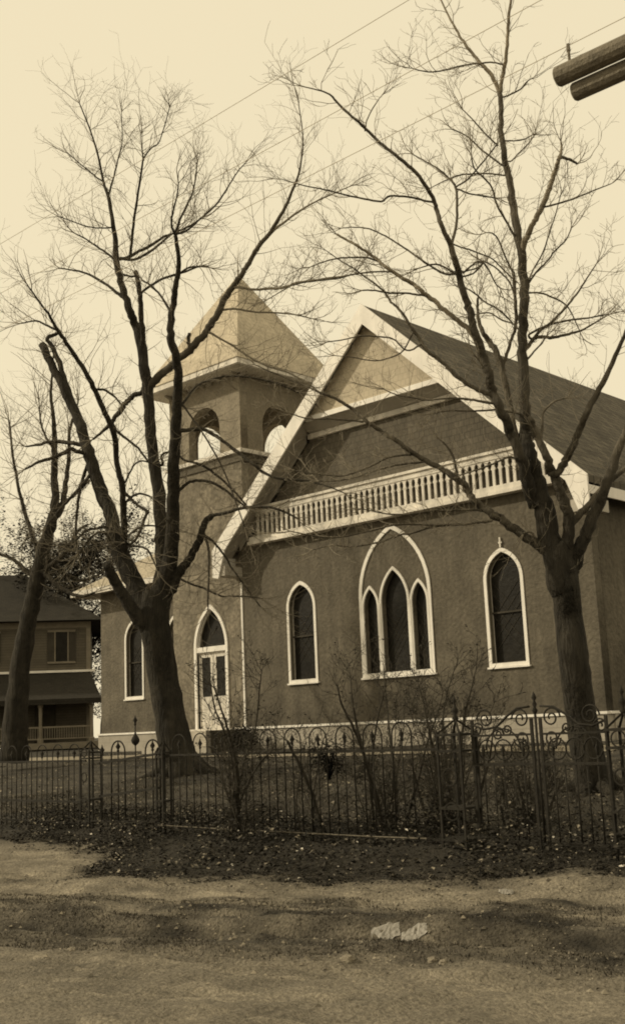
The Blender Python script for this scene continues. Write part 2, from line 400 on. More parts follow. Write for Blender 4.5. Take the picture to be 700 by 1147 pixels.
for l in LAN:
    f=plate('lancet_frame',gothic(*l),[inset(*l,.07)],-.04,.08,'white_paint',None); f.parent=bigf
    p=plate('pane',inset(*l,.05),[],.15,.17,'glass',None); p.parent=bigf
    q=MB()
    for sx in (-1,1):
        for k in range(-2,12):
            xa=l[0]-l[1]/2+.09; xb=l[0]+l[1]/2-.09; za=1.3+k*.2; a_=Vector((xa,.143,za)); b_=Vector((xb,.143,za+(xb-xa)*1.3*sx))
            if min(a_.z,b_.z)>1.28 and max(a_.z,b_.z)<l[3]+.1: q.beam(a_,b_,.009,.006,(0,1,0))
    q=q.build('leading','louver_dark',None); q.parent=bigf
s=MB().box(AX-1.25,AX+1.25,-.07,.03,1.13,1.177).build('sill','white_paint',None); s.parent=bigf
for sx in (-1,1):
    s=MB().box(AX+sx*.515-.035,AX+sx*.515+.035,-.055,-.042,1.18,3.1).build('mullion','white_paint',None); s.parent=bigf

# tower
TX0,TX1,TY0,TY1=-3.42,-.003,.15,3.57; TCX,TCY=(TX0+TX1)/2,(TY0+TY1)/2
DOOR=(-1.6,1.56,0.0,2.48,3.82)
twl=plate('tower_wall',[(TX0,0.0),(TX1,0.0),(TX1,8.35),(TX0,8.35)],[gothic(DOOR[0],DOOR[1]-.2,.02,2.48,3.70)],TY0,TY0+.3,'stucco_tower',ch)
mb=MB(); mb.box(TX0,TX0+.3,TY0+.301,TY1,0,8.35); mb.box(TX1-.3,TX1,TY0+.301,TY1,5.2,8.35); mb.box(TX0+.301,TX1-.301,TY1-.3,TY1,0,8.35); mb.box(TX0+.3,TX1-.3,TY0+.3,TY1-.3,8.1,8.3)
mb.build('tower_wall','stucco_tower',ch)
MB().box(TX0-.06,TX1-.03,TY0-.08,TY0+.2,-.95,-.03).build('foundation','concrete',ch)
MB().box(TX0-.09,-.025,TY0-.11,TY0-.003,-.03,.03).build('water_table','old_white_paint',ch)
# belfry stage with round-arched openings in the four walls
def rarch(cx,w,z0,zs,n=10):
    return [(cx-w/2,z0),(cx+w/2,z0)]+[(cx+w/2*math.cos(math.pi*i/n),zs+w/2*math.sin(math.pi*i/n)) for i in range(n+1)][0:]
BZ0,BZ1=8.5,10.95
for (ax,a0,a1,c,p0,p1) in (('y',TX0,TX1,TCX,TY0,TY0+.3),('y',TX0,TX1,TCX,TY1-.3,TY1),('x',TY0+.301,TY1-.301,TCY,TX1-.3,TX1),('x',TY0+.301,TY1-.301,TCY,TX0,TX0+.3)):
    hole=rarch(c,1.5,BZ0+.02,9.42)
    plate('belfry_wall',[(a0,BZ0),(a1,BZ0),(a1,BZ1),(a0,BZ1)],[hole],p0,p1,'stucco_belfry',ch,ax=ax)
mb=MB(); mb.box(TX0-.14,TX1+.14,TY0-.14,TY1+.14,8.352,8.44); mb.box(TX0-.07,TX1+.07,TY0-.07,TY1+.07,8.44,8.498); mb.build('belfry_sill','old_white_paint',ch)
mb=MB(); mb.box(TX0-.05,TX1+.05,TY0-.05,TY0-.003,8.1,8.349); mb.box(TX1+.003,TX1+.05,TY0-.003,TY1,8.1,8.349); mb.build('belfry_band','stucco_dark',ch)
# eave of tower: soffit + fascia + brackets
E=.62; EZ=11.0
mb=MB(); mb.box(TX0-E,TX1+E,TY0-E,TY1+E,EZ-.06,EZ); mb.build('tower_soffit','white_paint',ch)
mb=MB()
for a in (0,1):
    mb.box(TX0-E-.05,TX1+E+.05,*( (TY0-E-.05,TY0-E-.003) if a==0 else (TY1+E+.003,TY1+E+.05)),EZ-.04,EZ+.14)
    mb.box(*( (TX0-E-.05,TX0-E-.003) if a==0 else (TX1+E+.003,TX1+E+.05)),TY0-E-.002,TY1+E+.002,EZ-.04,EZ+.14)
mb.build('tower_fascia','old_white_paint',ch)
for k in range(9):
    x=TX0+.1+k*(TX1-TX0-.2)/8
    MB().prism([(TY0-.003,EZ-.2),(TY0-.003,EZ-.063),(TY0-.26,EZ-.063),(TY0-.26,EZ-.1)],'x',x-.035,x+.035).build('bracket','soffit_paint',ch)
for k in range(9):
    y=TY0+.1+k*(TY1-TY0-.2)/8
    MB().prism([(TX1+.003,EZ-.2),(TX1+.003,EZ-.063),(TX1+.26,EZ-.063),(TX1+.26,EZ-.1)],'y',y-.035,y+.035).build('bracket','soffit_paint',ch)
mb=MB(); a=[(TX0-E-.08,TY0-E-.08,EZ+.14),(TX1+E+.08,TY0-E-.08,EZ+.14),(TX1+E+.08,TY1+E+.08,EZ+.14),(TX0-E-.08,TY1+E+.08,EZ+.14)]; ap=(TCX,TCY,15.2)
# slight bell-cast
k=len(mb.v); mid=[(TCX+(x-TCX)*.72,TCY+(y-TCY)*.72,EZ+.14+(15.2-EZ-.14)*.278) for x,y,z in a]
mb.v=a+mid+[ap]
mb.f=[(i,(i+1)%4,4+(i+1)%4,4+i) for i in range(4)]+[(4+i,4+(i+1)%4,8) for i in range(4)]+[(3,2,1,0)]; mb.mi=[0]*9
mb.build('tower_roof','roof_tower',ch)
MB().lathe(TCX,TCY,[(.05,15.1),(.03,15.3),(.045,15.36),(.02,15.42),(.015,15.8),(.004,16.1)],8).build('tower_finial','soffit_paint',ch)
# door
df=plate('door_frame',gothic(*DOOR),[inset(*DOOR,.10,0.0)],TY0-.05,TY0+.12,'white_paint',ch)
s=MB(); s.box(-1.6-.68,-1.6+.68,TY0-.03,TY0+.14,2.36,2.52); s=s.build('transom_bar','white_paint',None); s.parent=df
p=plate('transom_light',gothic(-1.6,1.4,2.52,2.54,3.70),[],TY0+.16,TY0+.18,'glass',None); p.parent=df
for sx in (-1,1):
    x0,x1=(-2.27,-1.603) if sx<0 else (-1.597,-.93)
    pn=[(x0+.13,1.0),(x1-.13,1.0),(x1-.13,2.2),(x0+.13,2.2)]
    d=plate('door',[(x0,.02),(x1,.02),(x1,2.357),(x0,2.357)],[pn],TY0+.06,TY0+.11,'old_white_paint',ch)
    g_=MB().box(x0+.12,x1-.12,TY0+.085,TY0+.095,.99,2.21).build('pane','glass',None); g_.parent=d
    q=MB(); q.box(x0+.12,x1-.12,TY0+.045,TY0+.058,.62,.9); q.box(x0+.12,x1-.12,TY0+.045,TY0+.058,.14,.52); q=q.build('door_panel','old_white_paint',None); q.parent=d
    if sx>0: q=MB().lathe(x0+.07,TY0+.03,[(.03,1.0),(.035,1.02),(.03,1.05)],8).build('handle','iron',None); q.parent=d
# steps
st=MB()
for i in range(4):
    z1=-.02-.15*i; y1=TY0-.08-.3*i-.55
    st.box(-3.15,-.05,y1 if i else TY0-.68,(TY0-.085) if i==0 else (TY0-.083-.3*(i-1)-.55-.002),-.9,z1)
st.build('steps','step_concrete',ch)
MB().box(-.045,.15,TY0-1.65,-.14,-.9,-.02).build('cheek_wall','stucco_dark',ch)

# wing
WY=2.0; WX0=-9.9
WA=(-7.88,1.1,1.2,3.28,4.03); WB=(-5.46,1.1,1.2,3.28,4.03)
plate('wing_wall',[(WX0,0),(TX0+.02,0),(TX0+.02,5.3),(WX0,5.3)],[inset(*WA,.10),inset(*WB,.10)],WY,WY+.3,'stucco_wing',ch)
MB().box(WX0,WX0+.3,WY+.301,13,0,5.3).build('wing_wall','stucco_wing',ch)
window(WA,WY,ch); window(WB,WY,ch)
MB().box(WX0-.08,TX0-.07,WY-.08,WY+.2,-.95,-.03).build('foundation','concrete',ch)
MB().box(WX0-.11,TX0-.1,WY-.12,WY-.003,-.03,.03).build('water_table','white_paint',ch)
e0x,e1x,e0y,e1y=-10.75,.1,WY-.7,14.0
rz=5.28; rh=3.6; half=(e1y-e0y)/2; 
mb=MB(); mb.v=[(e0x,e0y,rz),(e1x,e0y,rz),(e1x,e1y,rz),(e0x,e1y,rz),(e0x+half,(e0y+e1y)/2,rz+half*.62),(e1x,(e0y+e1y)/2,rz+half*.62)]
mb.f=[(0,1,5,4),(1,2,5),(2,3,4,5),(3,0,4),(3,2,1,0)]; mb.mi=[0]*5
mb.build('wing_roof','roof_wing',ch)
mb=MB(); mb.box(e0x-.03,TX0-.003,e0y-.04,e0y-.003,rz-.2,rz+.01); mb.box(e0x-.04,e0x-.003,e0y,e1y,rz-.2,rz+.01); mb.build('wing_fascia','old_white_paint',ch)
MB().box(e0x,TX0-.003,e0y,WY-.002,rz-.1,rz-.04).build('wing_soffit','soffit_paint',ch)

# ------------------------------------------------------------------ neighbouring house
HX,HY=-21.95,10.0
hs=empty('house',(-21.95,10,-.6),'dark two-storey clapboard house with porch, half hidden behind church and trees','house')
WIN=[(-24.0,-22.65),(-27.6,-26.25),(-30.6,-29.3)]
MB().box(-32,HX,HY,HY+9,-.7,5.75).build('wall','siding',hs)
MB().box(-32.02,HX+.05,HY-.04,HY-.003,5.3,5.6).build('frieze_board','house_trim',hs)
MB().box(HX-.18,HX+.03,HY-.035,HY-.003,-.6,5.295).build('corner_board','house_trim',hs)
mb=MB(); e=.7; zr=5.62
mb.v=[(-32-e,HY-e,zr),(HX+e,HY-e,zr),(HX+e,HY+9+e,zr),(-32-e,HY+9+e,zr),(-28.5,HY+4.5,zr+3.0),(-25.5,HY+4.5,zr+3.0)]
mb.f=[(0,1,5,4),(1,2,5),(2,3,4,5),(3,0,4),(3,2,1,0)]; mb.mi=[0]*5; mb.build('roof','house_roof',hs)
for x0,x1 in WIN:
    f=MB(); f.box(x0,x1,HY-.07,HY-.003,3.55,3.65); f.box(x0,x1,HY-.07,HY-.003,5.1,5.2); f.box(x0+.33,x0+.39,HY-.06,HY-.003,3.65,5.1); f.box(x1-.39,x1-.33,HY-.06,HY-.003,3.65,5.1); f=f.build('window','house_trim',hs)
    g_=MB().box(x0+.39,x1-.39,HY-.03,HY-.003,3.65,5.1).build('pane','glass',None); g_.parent=f
    for a,b in ((x0,x0+.32),(x1-.32,x1)):
        g_=MB().box(a,b,HY-.06,HY-.003,3.655,5.095).build('shutter','louver_dark',None); g_.parent=f
# porch
py=HY-2.2
mb=MB(); mb.v=[(-33,py-.3,1.75),(HX+.55,py-.3,1.75),(HX+.55,HY+3,1.75),(-33,HY-.003,3.1),(HX+.003,HY-.003,3.1),(HX+.003,HY+3,3.1),(-33,py-.3,1.5),(HX+.55,py-.3,1.5),(HX+.55,HY+3,1.5)]
mb.f=[(0,1,4,3),(1,2,5,4),(6,7,1,0),(7,8,2,1)]; mb.mi=[0]*4; mb.build('porch_roof','house_roof',hs)
MB().box(-33,HX+.25,HY-.1,HY-.004,3.11,3.22).build('flashing','white_paint',hs)
for x in (HX+.1,-24.2,-26.6,-29.0,-31.4):
    MB().lathe(x,py,[(.14,-.25),(.14,-.1),(.09,-.05),(.075,.7),(.09,1.35),(.13,1.4),(.13,1.5)],10).build('column','house_trim',hs)
MB().box(-33,HX+.5,py-.2,HY-.004,-.55,-.26).build('porch_floor','house_trim',hs)
mb=MB(); mb.box(-33,HX+.1,py-.03,py+.03,.42,.5); mb.box(-33,HX+.1,py-.02,py+.02,-.1,-.05)
for i in range(100): 
    x=-32.9+i*.11; mb.box(x-.015,x+.015,py-.015,py+.015,-.05,.42)
mb.build('railing','house_trim',hs)
MB().box(-24.6,-23.6,HY-.05,HY-.003,-.25,1.8).build('door','louver_dark',hs)

hs.rotation_euler=(0,0,R(54))
# ------------------------------------------------------------------ trees
def cr(P,n):
    out=[]; m_=len(P)
    for i in range(m_-1):
        p0=P[max(i-1,0)];p1=P[i];p2=P[i+1];p3=P[min(i+2,m_-1)]
        for k in range(n):
            t=k/n; out.append(.5*((2*p1)+(-p0+p2)*t+(2*p0-5*p1+4*p2-p3)*t*t+(-p0+3*p1-3*p2+p3)*t**3))
    out.append(P[-1]); return out
class Tree:
    def __init__(s,name,label,cat,d0,basept,seed,thick='bark',thin='twig',tw='twig',group=None,widthscale=1.0,pale=.6):
        s.pale=pale; s.d0=d0; s.rng=random.Random(seed); s.samples=[]   # (pos,depth,px,py)
        s.root=empty(name,basept,label,cat,group); s.thick=thick; s.thin=thin; s.tw=tw; s.limbs=[]; s.ws=widthscale
    def limb(s,pts,dd=0.0,name='limb',d=None,m=None,ext=0,twf=1.0,rough=.10):
        x0,y0,w0=pts[0]
        if d is None:
            if s.samples:
                q=min(s.samples,key=lambda a:(a[2]-x0)**2+(a[3]-y0)**2); d=q[1]
            else: d=s.d0
        if s.samples:
            q=min(s.samples,key=lambda a:(a[2]-x0)**2+(a[3]-y0)**2); dq=math.hypot(q[2]-x0,q[3]-y0)
            if .8<dq<26 and name=='limb': pts=[(q[2],q[3],w0*1.15)]+list(pts); d=q[1]
        acc=0; P=[];W=[]
        for i,(x,y,w) in enumerate(pts):
            if i: acc+=math.hypot(x-pts[i-1][0],y-pts[i-1][1])/FPX*d
            P.append((x,y,d+dd*acc+ (s.rng.uniform(-.04,.04)*min(acc,2) if i else 0))); W.append(w)
        V=[Vector(p) for p in P]; 
        n=4; S=cr(V,n); Wd=[]
        for i in range(len(V)-1):
            for k in range(n): Wd.append(W[i]+(W[i+1]-W[i])*k/n)
        Wd.append(W[-1])
        pts3=[];rad=[]
        for q,w in zip(S,Wd):
            p=at(q.x,q.y,q.z); r=w*.5*q.z/FPX*s.ws
            jit=min(.02,r*.25) if w<28 else .006; p=p+Vector((s.rng.uniform(-jit,jit),s.rng.uniform(-jit,jit),s.rng.uniform(-jit,jit)))
            pts3.append(p); rad.append(max(.004,r*(1+s.rng.uniform(-rough,rough)*.6))); s.samples.append((p,q.z,q.x,q.y))
        R0=max(rad); ns=18 if R0>.2 else 12 if R0>.08 else 8 if R0>.03 else 5
        mm=m or (s.thick if w0>7 else s.thin)
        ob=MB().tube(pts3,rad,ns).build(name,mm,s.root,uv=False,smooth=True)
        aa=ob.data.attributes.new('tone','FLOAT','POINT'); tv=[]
        for q in rad: tv+= [1+s.pale*sm(.10,.022,q)]*ns  # thin limbs lightened: washed-out brightness painted into bark by radius
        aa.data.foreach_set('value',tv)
        s.limbs.append((pts3,rad,twf)); return s
    def twigs(s,spacing=.16,length=1.0,maxr=.013,levels=3,up=.25,droop=0,nseg=6,minpx=0,leaves=None,knob=True):
        mb=MB(); rg=s.rng; knobs=MB()
        def grow(p,d,L,r,lev):
            P=[p];Rr=[r];q=p;dv=d.normalized(); k=nseg if lev<2 else 4
            bend=Vector((rg.uniform(-1,1),rg.uniform(-1,1),rg.uniform(-.3,1)))*.12
            for i in range(k):
                dv=(dv+bend+Vector((rg.gauss(0,.16),rg.gauss(0,.16),rg.gauss(0,.14)+up*.18-droop*.1))).normalized()
                q=q+dv*(L/k); P.append(q); Rr.append(r+(max(.0019,r*.35)-r)*(i+1)/k)
            mb.tube(P,Rr,4 if lev==0 else 3,cap=False)
            if leaves and rg.random()<leaves[0]:
                for a in range(rg.randint(1,3)):
                    leafquad(knobs,P[-1-a],rg,leaves[1])
            if lev+1<levels:
                nchild=rg.randint(2,5) if lev==0 else rg.randint(0,3)
                for c in range(nchild):
                    i=rg.randint(1,k); t=(P[i]-P[i-1]).normalized()
                    side=Vector((rg.uniform(-1,1),rg.uniform(-1,1),rg.uniform(-1,1))); side=(side-t*side.dot(t)).normalized()
                    grow(P[i],t*.75+side*rg.uniform(.5,1.0),L*rg.uniform(.35,.7),max(.0022,Rr[i]*.65),lev+1)
        for P,Rd,tf in s.limbs:
            if tf<=0: continue
            acc=0; nxt=rg.uniform(.1,spacing)
            tot=sum((P[i+1]-P[i]).length for i in range(len(P)-1)); run=0
            for i in range(1,len(P)):
                seg=(P[i]-P[i-1]); l=seg.length; acc+=l; run+=l
                if l<1e-5: continue
                while acc>nxt:
                    r=Rd[i]; sp=spacing*(1 if r<.03 else 1.8 if r<.08 else 3.5 if r<.15 else 9)/tf
                    nxt+=sp*rg.uniform(.5,1.5)
                    if r>.22: continue
                    t=seg.normalized(); side=Vector((rg.uniform(-1,1),rg.uniform(-1,1),rg.uniform(-.6,1))); side=(side-t*side.dot(t)).normalized()
                    LL=length*rg.uniform(.35,1.25)*(1.0 if r<.06 else .75)
                    grow(P[i],t*rg.uniform(.3,1.0)+side*rg.uniform(.6,1.1)+Vector((0,0,up*.4)),LL,min(maxr,r*.6)*rg.uniform(.6,1),0)
            # terminal spray
            if Rd[-1]<.03:
                for k in range(3):
                    t=(P[-1]-P[-2]).normalized(); side=Vector((rg.uniform(-1,1),rg.uniform(-1,1),rg.uniform(-1,1)))
                    grow(P[-1],t+side*.45,length*rg.uniform(.5,1.1),min(maxr,Rd[-1]*.9),0)
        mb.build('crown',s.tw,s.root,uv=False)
        if knobs.f: knobs.build('leaves',leaves[2],s.root,uv=False)
        return len(mb.f)
def leafquad(mb,p,rg,sz):
    a=rg.uniform(0,6.28); t=rg.uniform(-1.0,1.0); u=Vector((math.cos(a),math.sin(a),t*.6)).normalized(); v=Vector((-math.sin(a),math.cos(a),rg.uniform(-.7,.7))).normalized()
    s1=sz*rg.uniform(.5,1.1); s2=s1*rg.uniform(.45,.8); k=len(mb.v); w=u.cross(v)*s1*.25
    mb.v+=[tuple(p-u*s1),tuple(p-v*s2+w),tuple(p+u*s1),tuple(p+v*s2+w)]; mb.f+=[(k,k+1,k+2),(k,k+2,k+3)]; mb.mi+=[0,0]

TA=Tree('street_tree','large bare tree with leaning trunk and sawn-off limbs in front of the church tower','tree',24,at(203,866,24)+Vector((0,0,-.05)),3,'bark','bark','twig')
TA.limb([(206,874,66),(203,864,52),(199,850,44),(195,828,38),(190,800,35),(183,760,34),(177,722,33),(173,692,34),(176,665,33)],0,'trunk',twf=.15,rough=.05)
L=TA.limb
L([(174,705,30),(163,684,25),(152,658,22),(140,632,20),(131,610,18),(124,575,16),(113,550,15),(104,523,14),(97,500,13),(90,477,12),(81,454,11),(70,432,10),(60,413,9),(52,396,9),(46,385,8)],.35,twf=.5)
L([(170,708,20),(150,686,15),(136,664,13),(126,646,12),(120,633,11)],-.3,twf=.6)
L([(82,455,8),(73,428,6),(66,405,6),(58,388,5),(53,379,4.5),(60,375,4),(68,371,4)],.2)
L([(138,625,9),(139,600,8),(138,575,7.5),(137,546,7),(131,518,6.5),(128,486,6.5),(120,468,6),(111,447,6),(102,429,5.5),(88,404,5),(74,383,4.5),(65,370,4),(54,351,3),(42,335,2.2),(30,318,1.5)],-.5)
L([(65,370,3),(54,365,2.5),(40,359,2),(24,362,1.5)],.5)
L([(180,668,26),(184,640,20),(182,610,17),(180,582,15),(177,546,14),(172,515,13),(168,478,12.5),(166,440,12.5),(162,415,12),(159,388,11),(152,365,10),(146,350,9),(140,331,8),(134,309,7.5),(130,289,7),(129,269,5.5),(126,246,4.5),(121,220,4),(116,203,3),(110,174,2.3),(101,145,1.8),(89,115,1.2)],.1,twf=.8)
L([(159,392,7),(160,372,6),(158,350,6),(157,330,6),(154,312,5.5),(152,304,5.5)],-.3)
L([(157,330,3),(166,321,3),(182,312,3),(197,307,3),(210,303,2.5),(223,298,2.2),(234,299,1.8)],-.4)
L([(153,309,3),(146,309,2.5),(138,307,2.5)],0)
L([(130,290,4),(143,288,4),(156,281,3.5),(168,275,3.5),(183,265,3),(192,262,2.5)],.4)
L([(132,289,3.5),(150,290,3),(166,283,3),(181,271,2.5),(195,260,2.2),(214,252,2),(240,231,2),(254,211,1.6),(266,192,1.3),(275,182,1)],.2)
L([(146,287,3.2),(148,265,3),(151,240,3),(154,220,2.6),(158,195,2.4),(161,177,2),(170,165,1.6),(179,157,1.2),(190,120,1)],-.5)
L([(161,178,1.6),(159,165,1.4),(158,150,1)],.2)
L([(121,220,2.5),(125,206,2.2),(129,192,2),(133,175,1.6),(137,158,1.2),(136,125,.9)],.6)
L([(138,333,4),(128,325,3.5),(117,317,3),(97,306,2.5),(80,302,2),(66,300,1.6)],.6)
L([(130,291,3),(118,282,2.6),(106,274,2.2),(94,266,1.8),(82,260,1.3)],.2)
L([(126,254,2),(112,255,1.6),(97,253,1.4),(80,247,1.2),(66,242,1)],-.5)
L([(117,204,2),(108,198,1.8),(96,188,1.5),(84,178,1.2),(76,171,1)],.3)
L([(183,662,26),(190,632,18),(193,590,15),(194,560,14),(195,520,13),(197,480,12),(199,450,11),(199,420,10),(197,400,9.5),(191,378,9),(191,358,8),(195,335,7),(198,314,6),(200,289,5),(196,262,4.2)],-.35,twf=.8)
L([(196,262,3),(204,240,2.6),(214,220,2.2),(219,200,1.8),(221,180,1.3)],.2)
L([(196,262,3),(192,251,2.5),(194,235,2.2),(198,220,1.8),(200,205,1.4)],-.5)
L([(197,262,2.5),(210,257,2.4),(225,244,2)],.4)
L([(199,308,2.5),(210,300,2.3),(222,298,2)],-.2)
L([(192,350,3),(182,334,2.6),(172,322,2.4),(160,314,2)],.3)
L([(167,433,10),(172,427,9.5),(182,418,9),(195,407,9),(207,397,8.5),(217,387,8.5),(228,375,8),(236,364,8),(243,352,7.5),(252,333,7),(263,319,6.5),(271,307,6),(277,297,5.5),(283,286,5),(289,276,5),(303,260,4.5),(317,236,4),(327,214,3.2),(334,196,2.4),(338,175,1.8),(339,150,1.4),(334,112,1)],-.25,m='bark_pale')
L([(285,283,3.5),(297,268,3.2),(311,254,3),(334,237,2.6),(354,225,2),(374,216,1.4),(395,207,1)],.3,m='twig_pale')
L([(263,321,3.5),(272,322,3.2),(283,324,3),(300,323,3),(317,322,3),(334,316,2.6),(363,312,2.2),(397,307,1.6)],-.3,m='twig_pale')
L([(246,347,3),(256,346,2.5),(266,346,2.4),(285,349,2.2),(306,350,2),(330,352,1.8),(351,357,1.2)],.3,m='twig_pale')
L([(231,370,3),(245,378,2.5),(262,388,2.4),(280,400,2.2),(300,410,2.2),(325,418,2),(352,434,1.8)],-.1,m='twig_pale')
L([(213,389,4),(211,382,4),(212,373,4)],0)
L([(192,660,13),(199,645,11),(206,634,10),(214,624,9),(220,612,8.5),(226,598,8),(229,587,8),(235,580,7),(238,577,6)],-.3)
L([(236,578,4.5),(252,575,4),(274,569,3.8),(301,568,3.3),(318,573,2.5),(332,580,1.8)],-.4)
L([(228,597,3.5),(232,608,3),(234,618,3),(234,646,2.5),(233,668,2),(233,682,1.4)],-.3)
L([(229,600,3),(238,606,2.8),(245,614,2.5),(254,626,2.4),(260,637,2),(277,660,1.6),(292,680,1.2)],.2)
L([(202,548,4),(210,541,3.6),(223,538,3.4),(236,540,3.2),(246,545,3),(255,551,3),(264,559,2.5),(276,568,2)],-.3)
L([(182,520,3),(181,510,2.6),(189,506,2.5),(196,506,2.5),(206,515,2.5),(224,520,3),(240,530,3),(260,548,2.4),(276,566,2)],.2)
L([(199,483,5),(213,481,4.5),(228,481,4.5),(240,487,4.2),(250,494,4),(270,509,4),(284,520,3.6),(296,529,3.4),(312,536,3),(340,538,2.6),(362,543,2),(385,552,1.4)],-.35)
L([(201,456,3),(209,446,2.8),(217,435,2.6),(228,428,2.4),(240,424,2.3),(254,421,2.2),(268,421,2.2),(289,424,2),(312,430,1.8),(335,440,1.4)],.1)
L([(206,455,2.4),(215,468,2.2),(224,480,2),(234,496,2),(243,512,1.8),(252,530,1.8),(262,556,1.6),(274,590,1.4)],-.3)
L([(194,644,3),(211,653,2.6),(222,657,2.4),(231,660,2.4),(248,668,2.2),(260,668,2),(272,668,1.6),(292,670,1.2)],-.2)
L([(162,430,6),(159,440,5.5),(150,443,6),(144,448,6),(138,455,6),(130,466,5.5),(124,474,5),(115,483,3.5),(104,492,2.5)],.3)
L([(126,473,4),(130,482,3.2),(142,492,3),(155,502,2.6),(166,517,2.2)],.1)
L([(108,436,3),(118,437,2.8),(128,444,2.5),(135,452,2)],-.5)
L([(99,508,5),(88,506,5),(79,503,4.8),(70,508,4.6),(58,513,4),(44,517,3.4),(28,526,2)],-.5)
L([(96,500,5),(84,497,4.8),(70,495,4.6),(54,495,3.8),(44,498,3),(28,500,1.8)],.3)
L([(104,530,4),(96,538,4),(88,548,4),(80,557,3.6),(72,565,3.4),(62,577,2.5),(52,590,2)],-.4)
L([(99,520,4),(94,532,4),(90,546,3.5),(87,568,3.2),(85,590,3),(86,615,2.4)],.3)
L([(139,552,3.6),(147,559,3.4),(154,566,3.4),(165,573,3.4),(162,580,3.4),(158,592,3.2),(152,604,3),(145,610,3),(140,606,3)],-.4)
L([(141,562,3),(150,555,2.6),(158,553,2.4),(168,556,2)],.3)
L([(141,602,2.5),(158,590,2.4),(172,589,2),(186,592,1.6)],-.5)
L([(145,612,3),(155,612,2.8),(165,616,2.5),(172,628,2),(177,640,1.6)],-.6)
L([(140,540,2.4),(146,528,2.2),(152,519,2),(160,516,2),(170,519,1.6)],.4)
L([(120,590,3),(108,592,3),(96,595,2.8),(84,606,2.4),(72,612,2)],-.8)
L([(132,622,3.2),(120,600,3),(112,596,2.6),(100,604,2.4),(88,620,2)],-.4)
def roots(T,c,r0,n,seed):
    rg=random.Random(seed)
    for k in range(n):
        a=6.283*k/n+rg.uniform(-.3,.3); P=[];Q=[]
        for i,(d_,h_,w_) in enumerate(((.35,.38,.30),(.75,.16,.26),(1.15,.03,.18),(1.7,-.04,.08))):
            x=c.x+math.cos(a+.1*i)*r0*d_; y=c.y+math.sin(a+.1*i)*r0*d_; P.append((x,y,gh(x,y)+h_*r0*1.6)); Q.append(r0*w_*1.1)
        o=MB().tube(P,Q,9).build('root','bark',T.root,uv=False,smooth=True); aa=o.data.attributes.new('tone','FLOAT','POINT'); aa.data.foreach_set('value',[1.0]*len(o.data.vertices))
q_=onY(204,862,at(204,862,24).y); roots(TA,q_,.55,7,5)
print('TA',TA.twigs(.115,.95,.0095,3,up=.25))

TB=Tree('street_tree','dark bare tree with forked upright stems at the left, beyond the tree with sawn limbs','tree',31,at(16,846,31)+Vector((0,0,-.05)),5,'bark','bark','twig')
TB.limb([(16,852,34),(18,800,26),(24,740,22),(31,700,20),(38,665,19),(44,637,17),(51,608,15),(58,584,12),(62,560,9),(61,536,8),(61,512,7),(61,486,5.5),(60,465,4.5),(57,443,3.5),(58,422,2.5),(60,395,1.5)],0,'trunk',twf=.7)
TB.limb([(58,584,9),(66,573,8),(71,562,7),(73,546,6),(75,528,5),(77,509,4.5),(78,482,3.5),(83,466,2.5),(88,448,1.5)],.3)
TB.limb([(46,648,8),(54,637,7),(64,628,6),(73,618,5.5),(80,607,4.5),(88,594,3.5),(98,588,2.5)],-.3)
TB.limb([(71,562,3),(82,556,3),(92,546,3),(100,538,2.5)],.5)
TB.limb([(47,632,6),(36,600,5),(24,560,4),(16,520,3),(10,470,2)],.2)
TB.limb([(61,505,3),(52,490,2.5),(46,475,2),(44,455,1.5)],-.2)
TB.limb([(50,622,7),(62,634,6),(74,644,5),(88,650,4),(102,648,3),(116,640,2)],.5)
TB.limb([(48,640,6),(60,652,5),(74,662,4.5),(90,668,3.5),(106,664,2.4)],-.4)
TB.limb([(44,650,6),(30,640,5),(14,626,4),(-4,620,3)],.3)
print('TB',TB.twigs(.085,1.25,.013,3,up=.2))

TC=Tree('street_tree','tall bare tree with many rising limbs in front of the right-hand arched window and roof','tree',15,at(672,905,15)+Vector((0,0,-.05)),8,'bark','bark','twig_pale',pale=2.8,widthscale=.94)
L=TC.limb
L([(675,925,66),(671,905,52),(665,880,44),(659,850,40),(652,808,37),(646,765,36),(641,724,35),(637,690,33),(634,662,33),(631,642,35),(628,626,30),(624,608,22)],0,'trunk',twf=.1,rough=.04)
L([(628,655,32),(622,626,28),(613,590,26),(605,560,25),(598,535,22),(592,508,19),(589,490,17),(588,466,14),(587,443,13),(586,410,12.5),(585,380,12),(586,350,11.5),(587,320,11),(585,290,10.5),(580,266,9.5),(575,232,9),(572,210,8),(568,190,7.5),(564,168,6.8),(561,145,6.4),(561,125,6),(560,103,6)],.12,twf=.8)
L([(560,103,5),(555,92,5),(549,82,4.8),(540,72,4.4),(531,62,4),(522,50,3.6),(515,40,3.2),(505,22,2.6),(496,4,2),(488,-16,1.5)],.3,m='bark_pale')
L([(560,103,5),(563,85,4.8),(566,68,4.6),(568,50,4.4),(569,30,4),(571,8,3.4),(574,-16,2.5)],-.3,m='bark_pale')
L([(537,70,2.4),(528,71,2.2),(513,74,2.2),(497,78,2),(480,80,1.8),(462,76,1.2)],-.2)
L([(557,70,2),(549,69,2),(540,70,2)],.1)
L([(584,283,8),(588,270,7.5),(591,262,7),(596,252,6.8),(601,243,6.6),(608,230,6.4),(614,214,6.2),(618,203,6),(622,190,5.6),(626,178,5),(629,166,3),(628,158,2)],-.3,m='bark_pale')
L([(625,178,4),(630,176,4),(636,177,3.8),(642,180,3.4),(647,183,2.8)],.2)
L([(607,232,2.6),(615,230,2.5),(630,226,2.4),(645,221,2),(662,214,1.8),(685,205,1.2)],-.4)
